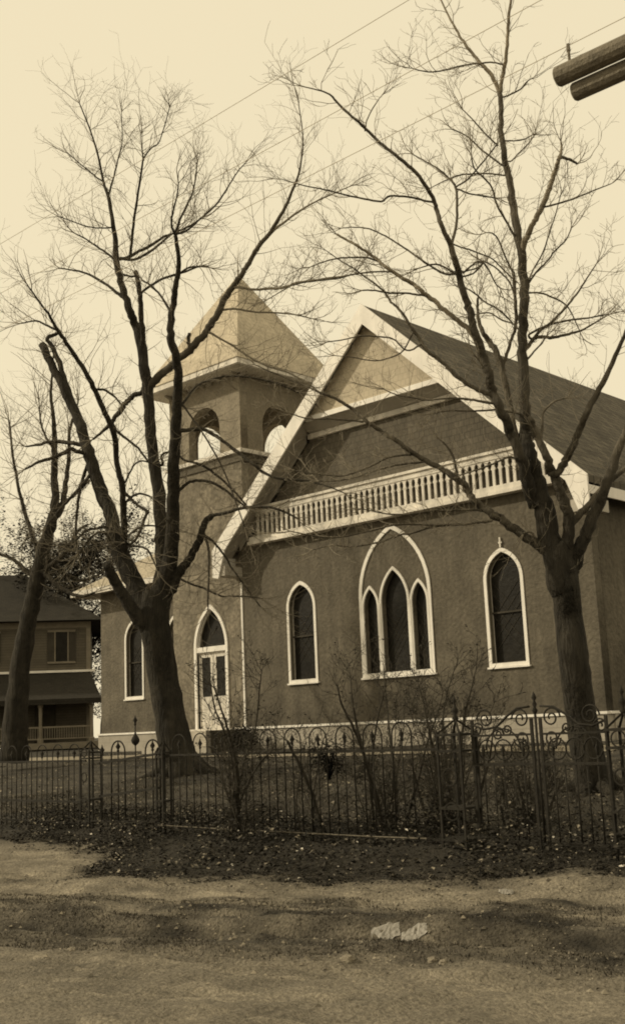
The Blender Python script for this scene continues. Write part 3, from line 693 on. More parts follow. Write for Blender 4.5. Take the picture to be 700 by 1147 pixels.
L([(597,560,17),(588,530,15),(580,503,13),(572,485,12),(565,468,11.5),(557,452,11),(551,436,10.5),(547,418,10.5),(542,402,10.5),(534,378,10),(529,360,9.5),(525,344,9),(519,326,8.5),(515,310,8),(509,290,7.5),(504,273,7),(499,262,6),(494,250,5.6),(489,236,5.2),(486,224,5),(478,210,4.8),(466,193,4.5),(447,176,4.2),(430,163,3.8),(413,147,3.6),(398,133,3.3),(384,121,3),(376,112,2.6),(369,105,2.2),(356,100,1.7),(338,96,1.2)],-.18,twf=.9)
L([(505,274,4),(509,262,3.8),(512,245,3.6),(512,228,3.4),(511,212,3.2),(508,204,2.5)],.3)
L([(511,209,2.4),(502,198,2.3),(490,188,2.1),(476,180,1.8),(462,172,1.4)],.3)
L([(511,209,2.4),(524,200,2.2),(535,188,2),(548,172,1.9),(556,162,1.6)],.2)
L([(512,211,2),(525,216,2),(540,219,2),(554,221,1.8)],.1)
L([(486,226,3),(475,224,2.8),(458,220,2.8),(437,219,2.7),(427,225,2.6),(408,222,2.4),(388,218,2.2),(364,212,1.8),(340,207,1.5),(315,200,1)],-.3)
L([(409,146,1.8),(411,134,1.6),(418,120,1.4),(426,108,1)],.3)
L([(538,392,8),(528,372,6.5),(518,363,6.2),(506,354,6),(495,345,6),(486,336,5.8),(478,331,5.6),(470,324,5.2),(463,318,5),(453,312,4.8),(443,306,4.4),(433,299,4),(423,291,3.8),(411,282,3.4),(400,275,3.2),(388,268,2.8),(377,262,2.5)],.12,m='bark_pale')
L([(480,331,3),(468,330,2.7),(455,328,2.6),(437,328,2.5),(420,325,2.3),(406,325,2)],-.2)
L([(424,292,2.6),(410,288,2.3),(395,288,2.1),(378,289,2),(362,293,1.7),(347,299,1.2)],.1)
L([(438,304,2.2),(420,304,2),(400,306,2),(380,311,2),(355,314,2),(335,317,1.9),(322,322,1.5),(300,335,1)],-.3)
L([(500,307,3),(486,300,2.8),(474,292,2.6),(460,282,2.4),(446,273,2.2),(432,264,2),(414,256,1.8),(398,254,1.5),(382,255,1)],.3)
L([(590,548,10),(580,500,8.5),(573,468,8),(570,445,8),(565,428,8),(561,410,7.5),(556,395,7.5),(549,384,7),(542,374,6),(537,362,4.5),(535,348,3.5),(535,333,3)],.35)
L([(562,412,4.5),(568,396,4),(572,382,4),(577,368,4),(578,350,4),(577,332,3.8),(575,304,4)],.1)
L([(578,350,2.4),(576,330,2.2),(570,315,2.2),(562,306,2.2),(553,298,2),(541,292,2)],.2)
L([(530,306,2.2),(542,293,2.2),(534,300,2),(524,303,2),(519,304,1.8)],.1)
L([(519,305,2.6),(527,298,2.4),(534,293,2.4),(541,294,2.3),(548,303,2.1),(555,317,1.8),(560,322,1.4)],-.3)
L([(512,275,2),(525,279,2),(538,284,1.9),(552,290,1.8),(566,304,1.7),(575,312,1.5)],.1)
L([(574,304,2.5),(568,292,2.3),(563,280,2.1),(558,268,2),(552,261,1.8),(545,260,1.4)],-.1)
L([(592,388,5),(597,380,4.6),(606,377,4.2),(616,378,4),(628,376,3.6),(640,373,3.2),(655,368,2.4),(675,356,1.8)],.3)
L([(594,384,4),(605,370,3.8),(616,362,3.6),(626,352,3.4),(637,340,3),(648,326,2.6),(657,312,2),(668,295,1.4)],-.3)
L([(592,375,3),(604,368,2.8),(620,362,2.6),(640,358,2.4),(658,356,2),(680,352,1.3)],.1)
L([(590,320,2.6),(600,305,2.4),(612,293,2.2),(622,280,2),(634,268,1.7),(640,255,1.2)],-.3)
L([(592,328,2.4),(605,328,2.3),(619,333,2.2),(632,340,2),(640,350,1.6),(650,372,1.2)],.4)
L([(590,318,2),(598,300,1.8),(607,285,1.8),(615,262,1.6),(622,240,1.4),(628,218,1)],-.5)
L([(588,405,2.6),(596,396,2.4),(606,385,2),(612,376,1.8)],-.5)
L([(633,640,18),(636,622,16),(637,603,15),(637,583,13),(632,562,12.5),(626,546,12),(619,528,11),(612,512,10),(605,496,9),(598,480,8.5),(594,468,7)],-.15)
L([(617,530,9),(624,530,9),(630,523,9),(636,510,9),(643,496,8.6),(650,479,8.2),(657,464,8),(668,442,7),(682,414,6),(696,384,5),(706,360,4)],-.3)
L([(605,495,3.5),(607,480,3.4),(608,463,3.2),(614,455,2.8),(622,449,2.4),(632,446,1.8)],.2)
L([(636,590,9),(646,580,8.5),(657,568,8),(670,552,7.5),(684,538,7),(706,520,6)],.3)
L([(640,640,18),(648,618,16),(657,596,14.5),(668,570,13),(680,540,12),(692,505,10),(706,470,8)],-.1)
L([(624,632,14),(612,618,13),(602,610,12),(591,603,11.5),(580,595,11),(568,587,10.5),(558,580,10),(550,575,9.8),(540,568,9.5),(531,560,9),(525,552,8.5),(518,541,8.2),(507,533,8),(497,527,7),(484,520,6.3),(471,513,6),(457,504,5.8),(447,496,5.4),(438,490,5.2),(426,482,5),(414,474,4.8),(404,466,4.4),(395,458,4.2),(387,453,4),(379,448,3.6),(368,443,3.3),(357,439,3),(343,432,2.4),(330,427,2),(305,417,1.5),(285,408,1)],.16,twf=.8)
L([(550,583,3.5),(536,585,3.4),(520,587,3.2),(500,588,3.2),(482,588,3.1),(465,587,3),(447,587,2.9),(428,591,2.7),(411,595,2.6),(390,600,2.4),(371,602,2.2),(350,600,1.9),(325,595,1.3)],-.15)
L([(496,588,3),(476,592,3),(462,597,2.9),(449,599,2.8),(430,606,2.6),(411,610,2.4),(392,612,2.2),(371,611,2),(350,616,1.3)],.15)
L([(540,572,3),(530,571,2.8),(518,571,2.6),(500,572,2.5),(482,572,2.4),(460,576,2.2),(438,576,2),(420,573,1.6),(405,570,1.2)],-.3)
L([(512,535,3.5),(511,526,3.4),(509,517,3.2),(506,508,3),(500,499,2.6),(492,492,2.2)],.2)
L([(465,509,3),(450,510,2.8),(433,513,2.7),(420,520,2.6),(406,526,2.5),(392,531,2.3),(379,533,2.1),(355,531,1.8),(330,527,1.3)],-.2)
L([(474,517,2.8),(455,519,2.7),(438,522,2.5),(420,527,2.3),(400,534,2),(380,538,1.8),(357,539,1.2)],.3)
L([(406,472,2.8),(396,471,2.6),(384,470,2.5),(366,469,2.3),(346,469,2),(325,463,1.4)],-.2)
L([(583,522,3),(578,514,3),(571,512,2.8),(564,514,2.6),(553,519,2.4),(541,524,2.2),(528,528,2),(516,532,1.8)],-.3)
L([(556,452,4),(549,451,3.6),(541,450,3.4),(532,448,3.2),(523,447,3),(510,446,2.8),(498,446,2.6),(480,448,2.3),(462,445,2),(447,443,1.6),(430,436,1.2)],-.2)
L([(582,463,3),(570,461,2.8),(556,459,2.6),(540,460,2.4),(520,460,2.2),(500,460,2),(485,463,1.4)],-.3)
L([(551,442,5),(540,438,5),(528,433,5),(515,424,4.9),(505,415,4.7),(497,407,4.6),(487,399,4.4),(480,394,4.3),(474,387,4.2),(468,376,4),(461,368,4),(454,355,3.5),(446,345,3),(438,338,2.8),(430,326,2.4),(418,316,2.1),(405,307,2),(394,299,1.7),(382,292,1.4),(365,280,1)],.1)
L([(460,392,2.2),(452,390,2.2),(440,379,2),(425,377,2),(405,376,1.8),(385,380,1.6),(366,383,1.2)],-.3)
L([(463,371,2),(452,392,1.8),(438,400,1.8),(420,404,1.6),(395,400,1.4),(375,398,1)],.2)
L([(549,430,3),(545,420,2.8),(541,412,2.5),(537,404,2.2),(530,396,2)],-.3)
L([(577,365,2.2),(565,352,2.2),(553,343,2.1),(543,338,2),(534,330,2),(525,324,1.8)],-.4)
L([(584,372,2.2),(575,363,2.2),(562,358,2),(548,350,1.8),(534,352,1.5)],.5)
L([(562,184,2.5),(551,176,2.4),(539,167,2.2),(530,158,2),(520,150,1.8),(506,144,1.4)],.3)
L([(576,264,3),(566,246,2.8),(556,228,2.6),(551,210,2.4),(541,198,2.2),(531,188,2),(528,175,1.6)],-.3)
L([(566,196,2.2),(550,194,2),(530,194,2),(513,196,1.8),(498,202,1.5),(482,210,1)],.2)
L([(557,162,2),(546,152,1.9),(536,141,1.8),(526,130,1.5),(518,122,1.2)],.1)
L([(564,108,2.2),(574,104,2.1),(583,99,2),(590,91,1.7),(594,88,1.2)],-.2)
L([(567,157,1.8),(578,157,1.7),(588,155,1.6),(597,150,1.4)],.3)
L([(572,180,1.8),(580,172,1.6),(590,162,1.5),(598,152,1.3)],.4)
L([(604,617,3.5),(600,610,3.2),(597,598,2.8),(590,596,2.6),(586,598,2.2)],-.2)
L([(515,310,3),(500,300,2.6),(490,296,2.4),(482,296,2),(470,300,1.4)],.2)
roots(TC,at(671,903,15),.34,7,6)
print('TC',TC.twigs(.15,.55,.0065,3,up=.22))

# free-grown background trees
def bgtree(name,label,x,y,h,seed,mat_='bark_plain',group=None,spread=.35,dense=1.0,leaf=None,tr_=.014):
    rg=random.Random(seed); z=gh(x,y); root=empty(name,(x,y,z-.05),label,'tree',group)
    tr=MB(); tw=MB(); lf=MB()
    def br(p,d,L,r,lev):
        P=[p];Q=[r];q=p;dv=d.normalized();k=5
        for i in range(k):
            dv=(dv+Vector((rg.gauss(0,.13),rg.gauss(0,.13),rg.gauss(0,.08)+.07))).normalized(); q=q+dv*(L/k); P.append(q); Q.append(r*(1-.6*(i+1)/k))
        (tr if lev<2 else tw).tube(P,Q,8 if lev==0 else 5 if lev<3 else 3,cap=lev==0)
        if leaf and lev>=2:
            for i in range(2,k+1):
                for _ in range(leaf[0]): leafquad(lf,P[i]+Vector((rg.gauss(0,.12),rg.gauss(0,.12),rg.gauss(0,.12))),rg,leaf[1])
        if lev<4:
            for c in range(int((6 if lev==0 else 5 if lev<3 else 3)*dense)):
                i=rg.randint(2 if lev==0 else 1,k); t=(P[i]-P[i-1]).normalized(); s_=Vector((rg.uniform(-1,1),rg.uniform(-1,1),rg.uniform(-.2,.8)))
                s_=(s_-t*s_.dot(t)).normalized(); br(P[i],t*.7+s_*(.5+spread),L*rg.uniform(.45,.7),Q[i]*.6,lev+1)
    br(Vector((x,y,z-.1)),Vector((rg.uniform(-.05,.05),0,1)),h*.55,h*tr_,0)
    tr.build('trunk','bark_plain',root,uv=False,smooth=True); tw.build('crown',mat_,root,uv=False)
    if lf.f: lf.build('leaves',leaf[2],root,uv=False)
mat('clod',.19,.95,.3,9,island=.5)
mat('bark_plain',.05,.95,.3,5,.5,26)
def atd(px,d): q=at(px,760,d); return q.x,q.y
bgtree('yard_tree','dense tangled tree rising behind the roof of the dark house, left of the church',*atd(92,64),14.0,21,spread=.55,dense=1.25,leaf=(5,.10,'leaf_dark'))
bgtree('yard_tree','dark tangled tree behind the left part of the house roof',*atd(48,66),15.0,25,spread=.5,dense=1.25,leaf=(5,.10,'leaf_dark'))
bgtree('yard_tree','leafy tree filling the narrow gap between the house and the church wall',*atd(112,66),6.5,23,spread=.7,dense=1.1,leaf=(2,.08,'foliage_far'))
bgtree('yard_tree','bare twiggy tree standing far behind the house roof',-36,24,9,22,leaf=None)
bgtree('yard_tree','distant bare tree rising behind the left trees, above the house',-52,40,12,24)

# ------------------------------------------------------------------ fence and gates
FYY=-13.5
def picket(mb,x,z0,z1,r=.009): mb.tube([(x,FYY,z0),(x,FYY,z1)],[r*.85,r*.85],6)
def spear(mb,x,z,s=1.0):
    mb.lathe(x,FYY,[(.009,z-.02),(.02*s,z),(.011,z+.012),(.032*s,z+.05*s),(.012,z+.085*s),(.003,z+.12*s)],6)
def hoop_unit(x,zg,ztop,w,parent):
    """two uprights joined by a round hoop, with a spear picket inside"""
    mb=MB(); zc=ztop-w/2; pts=[(x-w/2,FYY,zg)]+[(x-w/2*math.cos(math.pi*i/12),FYY,zc+w/2*math.sin(math.pi*i/12)) for i in range(13)]+[(x+w/2,FYY,zg)]
    mb.tube(pts,[.008]*len(pts),6); mb.build('hoop_picket','iron',parent,uv=False,smooth=True)
    mb=MB(); picket(mb,x,zg,ztop-.17); spear(mb,x,ztop-.17,.9); mb.build('spear_picket','iron',parent,uv=False,smooth=True)
def tilted(o,a): o.rotation_euler=(0,a,0)
fence=empty('iron_fence',(15.2,FYY,-1.33),'ornamental iron fence with hooped pickets between the small gate and tall box post','fence')
zg=-1.34; x=13.32
while x<17.3:
    hoop_unit(x,zg,-.065+rnd.uniform(-.012,.012)+.008*(x-15),.262,fence); x+=.403
mb=MB(); mb.box(13.06,17.42,FYY-.012,FYY+.012,-.345,-.32); mb.box(13.06,17.42,FYY-.012,FYY+.012,-1.235,-1.21); mb.build('rail','iron',fence)
def box_post(x,w,z1,parent,label=None,fin=True):
    mb=MB()
    for sx in (-1,1):
        for sy in (-1,1): mb.beam((x+sx*w/2,FYY+sy*w/2,-1.45),(x+sx*w/2,FYY+sy*w/2,z1-.22),.022,.022)
    for z in (-1.2,-.9,-.35,z1-.25): mb.box(x-w/2-.015,x+w/2+.015,FYY-w/2-.015,FYY+w/2+.015,z-.012,z+.012)
    for sx in (-1,1):
        mb.beam((x+sx*w/2,FYY-w/2,z1-.24),(x,FYY,z1-.1),.018,.018); mb.beam((x+sx*w/2,FYY+w/2,z1-.24),(x,FYY,z1-.1),.018,.018)
    # scroll rings within the post face
    for k in range(3):
        zc=-1.05+.33*k; ring(mb,x,FYY-w/2-.012,zc+.12,w*.3)
    mb.build('post','iron',parent)
    if fin:
        f=MB().lathe(x,FYY,[(.015,z1-.12),(.035,z1-.09),(.015,z1-.06),(.03,z1-.02),(.034,z1+.0),(.012,z1+.03),(.01,z1+.06),(.022,z1+.08),(.003,z1+.14)],8).build('finial','iron',parent,uv=False,smooth=True)
def ring(mb,x,y,z,r,th=.008,a0=0,a1=360,n=16):
    pts=[(x+r*math.cos(R(a0+(a1-a0)*i/n)),y,z+r*math.sin(R(a0+(a1-a0)*i/n))) for i in range(n+1)]
    mb.tube(pts,[th]*len(pts),5)
def scroll(mb,x,z,r,sx,sz=1,y=None,turns=1.6,th=.009):
    pts=[];n=26
    for i in range(n+1):
        t=i/n; a=t*turns*2*math.pi; rr=r*(1-.8*t); pts.append((x+sx*rr*math.cos(a),y or FYY,z+sz*rr*math.sin(a)))
    mb.tube(pts,[th]*len(pts),5)
box_post(13.0,.13,-.05,fence,fin=False); box_post(17.66,.28,.06,fence)
mb=MB()
for k in range(5): mb.box(17.36+.01,17.9,FYY-.2,FYY+.2,-1.42,-1.32)
# left fence run
fl=empty('iron_fence',(10.2,FYY,-1.33),'dark run of low hooped iron fence at the far left, in front of the house','fence')
x=8.2
while x<11.2:
    hoop_unit(x,zg,-.15,.262,fl); x+=.403
mb=MB(); mb.box(8,11.3,FYY-.012,FYY+.012,-.395,-.37); mb.box(8,11.3,FYY-.012,FYY+.012,-.95,-.925); mb.box(8,11.3,FYY-.012,FYY+.012,-1.235,-1.21); mb.build('rail','iron',fl)
box_post(11.42,.2,-.02,fl,fin=False)
# small gate
gt=empty('iron_gate',(12.2,FYY,-1.3),'narrow iron walk gate with widely spaced hoops and a ball-and-spike finial','gate')
mb=MB(); mb.beam((11.62,FYY,-.42),(12.9,FYY,-.31),.02,.03); mb.beam((11.62,FYY,-.86),(12.9,FYY,-.74),.02,.03); mb.beam((11.62,FYY,-1.2),(12.9,FYY,-1.15),.02,.03); mb.build('gate_rail','iron',gt)
for x in (12.04,12.78):
    mb=MB(); w=.30; ztop=-.13; zc=ztop-w/2; pts=[(x-w/2,FYY,-1.28)]+[(x-w/2*math.cos(math.pi*i/12),FYY,zc+w/2*math.sin(math.pi*i/12)) for i in range(13)]+[(x+w/2,FYY,-1.28)]
    mb.tube(pts,[.011]*len(pts),6); mb.build('hoop_picket','iron',gt,uv=False,smooth=True)
for x,z in ((11.68,-.30),(12.04,-.26),(12.78,-.26)):
    mb=MB(); picket(mb,x,-1.28,z,.011); spear(mb,x,z,1.1); mb.build('spear_picket','iron',gt,uv=False,smooth=True)
mb=MB(); picket(mb,12.42,-1.28,.1,.012); mb.lathe(12.42,FYY,[(.01,-.2),(.045,-.17),(.06,-.13),(.045,-.09),(.02,-.06),(.012,-.03)],10); spear(mb,12.42,.08,1.0); mb.build('gate_finial','iron',gt,uv=False,smooth=True)
# ornate double gate at right
og=empty('iron_gate',(18.6,FYY,-1.3),'ornate iron gate with scrollwork overthrow and central spear finial','gate')
mb=MB()
for a,b in ((17.84,18.56),(18.64,19.36)):
    mb.box(a,b,FYY-.012,FYY+.012,-.50,-.475); mb.box(a,b,FYY-.012,FYY+.012,-1.22,-1.195); mb.box(a,b,FYY-.012,FYY+.012,-.22,-.20)
for x in (17.86,18.55,18.65,19.34): mb.beam((x,FYY,-1.26),(x,FYY,-.06),.026,.026)
mb.build('gate_frame','iron',og)
for a in (17.86,18.65):
    for k in range(1,6):
        x=a+k*.115; mb=MB(); picket(mb,x,-1.2,-.49+(.1 if k%2 else 0)); 
        if k%2: spear(mb,x,-.39,.8)
        mb.build('spear_picket','iron',og,uv=False,smooth=True)
for c_ in (18.21,19.0):
    mb=MB()
    for x in (c_-.19,c_,c_+.19): ring(mb,x,FYY,-.35,.097,.008)
    ring(mb,c_,FYY,-.35,.20,.009,0,180); mb.build('scroll_panel','iron',og,uv=False,smooth=True)
mb=MB()
for sx in (-1,1):
    X=lambda a: 18.6+sx*a
    mb.tube([(X(.74),FYY,-.10),(X(.6),FYY,-.15),(X(.45),FYY,-.13),(X(.32),FYY,-.03),(X(.2),FYY,.04),(X(.06),FYY,.05)],[.012]*6,6)
    scroll(mb,X(.58),-.05,.10,sx); scroll(mb,X(.44),-.2,.07,-sx); scroll(mb,X(.17),-.06,.10,sx); scroll(mb,X(.17),-.25,.09,sx,-1); scroll(mb,X(.68),-.15,.07,-sx,1)
    scroll(mb,X(.33),-.16,.06,sx,-1)
mb.build('overthrow','iron',og,uv=False,smooth=True)
mb=MB(); picket(mb,18.6,-1.25,.0,.015); mb.lathe(18.6,FYY,[(.012,-.02),(.03,.01),(.012,.04),(.025,.07),(.01,.1),(.026,.13),(.003,.19)],8); mb.build('finial','iron',og,uv=False,smooth=True)
fr_=empty('iron_fence',(20.6,FYY,-1.33),'iron fence beyond the ornate gate at the right edge','fence')
box_post(19.52,.24,.06,fr_)
x=19.85
while x<22.6:
    hoop_unit(x,zg,-.03,.262,fr_); x+=.403
mb=MB(); mb.box(19.64,22.6,FYY-.012,FYY+.012,-.33,-.305); mb.box(19.64,22.6,FYY-.012,FYY+.012,-1.235,-1.21); mb.build('rail','iron',fr_)
fl2=MB(); fl2.tube([(13.0,FYY-.1,-1.19),(14.2,FYY-.1,-1.20),(16.6,FYY-.12,-1.205),(17.3,FYY-.12,-1.2)],[.007]*4,5)
tag(fl2.build('fence_wire','timber',uv=False),'pale wire strung low along the hooped fence near the ground','wire')

# ------------------------------------------------------------------ shrubs at the fence
def shrub(label,d0,base,stems,seed,tw='bark_plain',leaves=None,spacing=.1,length=.42,extra=0,name='shrub',mat_='bark_plain'):
    t=Tree(name,label,'shrub',d0,at(base[0],base[1],d0),seed,mat_,mat_,tw)
    rg=random.Random(seed)
    for i,stm in enumerate(stems):
        t.limb(stm,rg.uniform(-.5,.5),'stem',d=d0)
    for k in range(extra):
        x0=base[0]+rg.uniform(-12,12); h=rg.uniform(50,190 if seed in (32,33) else 125); lean=rg.uniform(-.35,.35); 
        pts=[(x0+lean*h*(q/5)**1.3+rg.uniform(-2,2),base[1]-h*q/5,2.2-.3*q) for q in range(6)]
        t.limb(pts,rg.uniform(-.9,.9),'stem',d=d0)
    t.twigs(spacing,length,.0045,3,up=.2,leaves=leaves)
    return t
shrub('bare shrub with dark main stem, tall shoots reaching across the church doors',13.0,(266,955),[
 [(268,962,8),(267,930,6.5),(266,900,6),(266,870,5),(262,845,4),(256,820,3),(248,795,2.4),(240,770,2)],
 [(267,905,4),(262,870,3),(258,840,2.5),(248,812,2.2),(240,792,2),(236,765,1.4)],
 [(266,890,3.5),(272,860,3),(280,835,2.5),(287,810,2.2),(290,780,1.8),(293,752,1.2)],
 [(266,915,3),(254,890,2.5),(247,860,2),(243,835,1.6)],
 [(268,900,3),(282,870,2.4),(296,850,2),(305,840,1.4)]],31,leaves=(.35,.022,'leaf_dark'),extra=6)
shrub('many-stemmed bare shrub at the fence in front of the triple window',12.9,(430,950),[
 [(436,955,5),(428,920,4.5),(421,890,4.5),(412,860,4.2),(402,830,3.8),(392,808,3.2),(383,790,2.5),(378,770,1.5)],
 [(432,950,4.5),(424,910,4),(414,870,3.8),(405,835,3.2),(398,805,2.6),(394,780,1.8),(393,760,1)],
 [(420,930,3.5),(415,880,3),(418,840,2.5),(424,800,2),(432,770,1.4)],
 [(440,950,4),(445,900,3.4),(441,860,3),(436,820,2.4),(433,785,1.8),(430,760,1)],
 [(445,950,3.6),(458,910,3),(468,875,2.6),(478,835,2.2),(490,800,1.6),(496,775,1)]],32,leaves=(.35,.02,'leaf_dark'),extra=8)
shrub('tangled vine-covered shrub around the tall box post',12.6,(505,960),[
 [(500,965,6),(497,920,5),(492,880,4.5),(486,845,4),(480,815,3),(475,790,2),(468,765,1.2)],
 [(512,965,6),(514,920,5),(512,880,4.5),(516,840,4),(520,805,3),(527,775,2),(533,750,1.2)],
 [(505,960,5),(504,900,4),(499,850,3.4),(496,810,2.6),(500,780,1.6),(508,752,1)],
 [(520,960,5),(532,915,4),(540,880,3.4),(548,850,2.6),(552,820,1.8)],
 [(495,960,4),(480,925,3.4),(470,890,2.8),(462,860,2)]],33,leaves=(.35,.018,'leaf_dark'),extra=13,spacing=.085,length=.36)
shrub('low scrambling shrub behind the ornate gate',12.4,(590,965),[
 [(590,965,4),(592,930,3.4),(586,900,3),(580,875,2)],[(605,965,4),(612,930,3.4),(618,900,3),(626,880,2)],[(575,965,4),(566,930,3),(560,900,2)],[(630,970,4),(640,930,3),(646,900,2)]],34,leaves=(.4,.018,'leaf_dark'),extra=12,spacing=.085,length=.3)
shrub('thin leafless sapling left of the triple window shrub',13.1,(352,945),[
 [(366,945,5),(358,915,4.5),(348,885,4.2),(338,862,4),(328,842,3.6),(322,830,3)],
 [(352,940,2.4),(350,900,2.2),(356,860,1.8),(362,830,1.4)],[(338,940,2.4),(332,900,2),(336,870,1.6)]],35,leaves=(.35,.02,'leaf_dark'),extra=2)
# foundation bush by steps
def bush(label,c,r,n,seed,matn='leaf_dark',sz=.05):
    rg=random.Random(seed); root=empty('bush',(c[0],c[1],gh(c[0],c[1])),label,'bush'); lf=MB(); st_=MB()
    for k in range(14):
        a=rg.uniform(0,6.28); q=Vector((c[0],c[1],c[2]-r[2])); e_=Vector((c[0]+r[0]*.8*math.cos(a)*rg.random(),c[1]+r[1]*.8*math.sin(a)*rg.random(),c[2]+r[2]*rg.uniform(0,.9)))
        st_.tube([q,q.lerp(e_,.5)+Vector((rg.gauss(0,.04),rg.gauss(0,.04),.05)),e_],[.012,.008,.004],4,cap=False)
    for k in range(n):
        v=Vector((rg.gauss(0,1),rg.gauss(0,1),rg.gauss(0,1))).normalized()*(rg.random()**.45)*(1+.25*noise.noise(Vector((k*.1,seed,0))))
        leafquad(lf,Vector((c[0]+v.x*r[0],c[1]+v.y*r[1],c[2]+v.z*r[2])),rg,sz)
    st_.build('stems','bark',root,uv=False); lf.build('foliage',matn,root,uv=False)
bush('small dark evergreen bush beside the church steps',(.75,-.75,-.25),(.5,.4,.36),1300,41)
bush('small dark bush tangled in the hooped fence pickets',(15.75,-13.35,-.42),(.28,.2,.22),500,42,sz=.028)

# ------------------------------------------------------------------ ground cover (stuff)
def scatter(name,n,fx,sz,matn,label,cat,lift=0.0,seed=1):
    rg=random.Random(seed); mb=MB(); k=0; tries=0
    while k<n and tries<n*12:
        tries+=1; x,y,dens,l=fx(rg)
        if rg.random()>dens: continue
        z=gh(x,y)+.006+(rg.random()**1.4)*l+lift; leafquad(mb,Vector((x,y,z)),rg,sz*rg.uniform(.6,1.3)); k+=1
    o=mb.build(name,matn,uv=False); return tag(o,label,cat,None,'stuff')
def fbed(rg):
    x=rg.uniform(9,22.5); be=bed_edge(x); y=rg.uniform(be-.15,-12.2); n=noise.noise(Vector((x*1.1,y*1.4,2)))+.5*noise.noise(Vector((x*4,y*4,2)))
    prof=math.sin(math.pi*max(0,min(1,(y-be+.1)/(-12.2-be+.1))))**.5
    return x,y,max(.1,min(1,.55+n)),(.06+.36*max(0,.4+n))*prof*(1.0+ .5*sm(16.5,18,x))
scatter('ground_cover',26000,fbed,.028,'leaf_dark','low dark weeds and creeping plants along the foot of the fence','ground cover',seed=51)
scatter('fallen_leaves',3800,fbed,.026,'leaf_dry','dry fallen leaves caught in the weeds below the fence','leaves',.01,seed=52)
scatter('pale_leaves',420,fbed,.021,'leaf_bright','scattered pale leaves in the weeds','leaves',.03,seed=53)
def flawn(rg):
    x=rg.uniform(-6,20); y=rg.uniform(-12.4,-1.0); return x,y,max(0.05,.4+noise.noise(Vector((x*.6,y*.6,3)))),.02
scatter('lawn_leaves',8000,flawn,.035,'leaf_dry','fallen leaves strewn over the church lawn','leaves',seed=54)
def fedge(rg):
    x=rg.uniform(11.5,21.5); be=bed_edge(x); y=be+.15-abs(rg.gauss(0,.28)); return x,y,max(.1,.6+noise.noise(Vector((x*3,y*3,1)))),.015
scatter('edge_leaves',3600,fedge,.02,'leaf_dark','dark leaf crumbs thinning out from the weeds onto the dirt','leaves',seed=56)
def fclod(rg):
    x=rg.uniform(12,22.5); y=rg.uniform(-19.6,-15.0)+.35*(x-17); return x,y,max(0.03,.3+noise.noise(Vector((x*1.2,y*2,14)))),0
def fverge(rg):
    x=rg.uniform(12,22); y=rg.uniform(-18.6,-14.6)+.35*(x-17); return x,y,max(0.02,.25+noise.noise(Vector((x*1.6,y*2.2,4)))),.006
scatter('verge_litter',6500,fverge,.013,'leaf_dry','small bits of leaf litter on the roadside dirt','leaves',seed=55)
def grass(name,n,fx,h,matn,label,seed):
    rg=random.Random(seed); mb=MB(); k=0; tr=0
    while k<n and tr<n*12:
        tr+=1; x,y,dens=fx(rg)
        if rg.random()>dens: continue
        k+=1; z=gh(x,y); a=rg.uniform(0,6.28); hh=h*rg.uniform(.4,1.3); w=.004+.002*rg.random(); lx,ly=rg.gauss(0,.5)*hh,rg.gauss(0,.5)*hh
        c,s_=math.cos(a)*w,math.sin(a)*w; q=len(mb.v)
        mb.v+=[(x-c,y-s_,z-.005),(x+c,y+s_,z-.005),(x+lx,y+ly,z+hh)]; mb.f.append((q,q+1,q+2)); mb.mi.append(0)
    o=mb.build(name,matn,uv=False); tag(o,label,'grass',None,'stuff')
def g1(rg):
    x=rg.uniform(12,22.5); y=rg.uniform(-18.3,-16.1)+.35*(x-17); n=noise.noise(Vector((x*1.3,y*2.4,8))); return x,y,max(.02,min(1,.35+1.1*n))
grass('verge_grass',30000,g1,.018,'grass','short worn grass on the rutted roadside verge',61)
def g2(rg):
    x=rg.uniform(5,21); y=rg.uniform(-12.8,-5); return x,y,max(.1,.6+noise.noise(Vector((x*.8,y*.8,8))))
grass('lawn_grass',36000,g2,.055,'grass','rough short lawn grass behind the iron fence',62)

mbc=MB(); rgc=random.Random(77)
for k in range(11000):
    x,y,dn,_=fclod(rgc)
    if rgc.random()>dn: continue
    z=gh(x,y); a=rgc.random()**4*.024+.004; q=len(mbc.v)
    for vx,vy,vz in ((1,0,0),(.2,1,0),(-1,.3,0),(-.3,-1,0),(0,0,.8)): mbc.v.append((x+vx*a*rgc.uniform(.6,1.2),y+vy*a*rgc.uniform(.6,1.2),z+vz*a-.001))
    mbc.f+=[(q,q+1,q+4),(q+1,q+2,q+4),(q+2,q+3,q+4),(q+3,q,q+4)]; mbc.mi+=[0]*4
tag(mbc.build('gravel','clod',uv=False),'loose clods and gravel strewn over the dirt road and verge','gravel',None,'stuff')
# loose things on the verge
def lump(name,c,r,seed,matn,label,cat,flat=.5,crumple=.35,n=2,group=None):
    import bmesh
    bm=bmesh.new(); bmesh.ops.create_icosphere(bm,subdivisions=n+1,radius=1)
    for v in bm.verts:
        q=v.co.copy(); k=1+crumple*noise.noise(q*1.7+Vector((seed,0,0)))+crumple*.5*noise.noise(q*4+Vector((seed,3,0)))
        v.co=Vector((q.x*r[0]*k,q.y*r[1]*k,max(-.3*r[2],q.z*r[2]*k)))
    me=bpy.data.meshes.new(name); bm.to_mesh(me); bm.free(); me.materials.append(MT(matn))
    o=bpy.data.objects.new(name,me); C.objects.link(o); o.location=c; return tag(o,label,cat,group)
def onG(px,py):
    p=at(px,py,1)-CAM; t=5
    for i in range(4000):
        q=CAM+p*t
        if q.z<gh(q.x,q.y): return q
        t+=.01
    return q
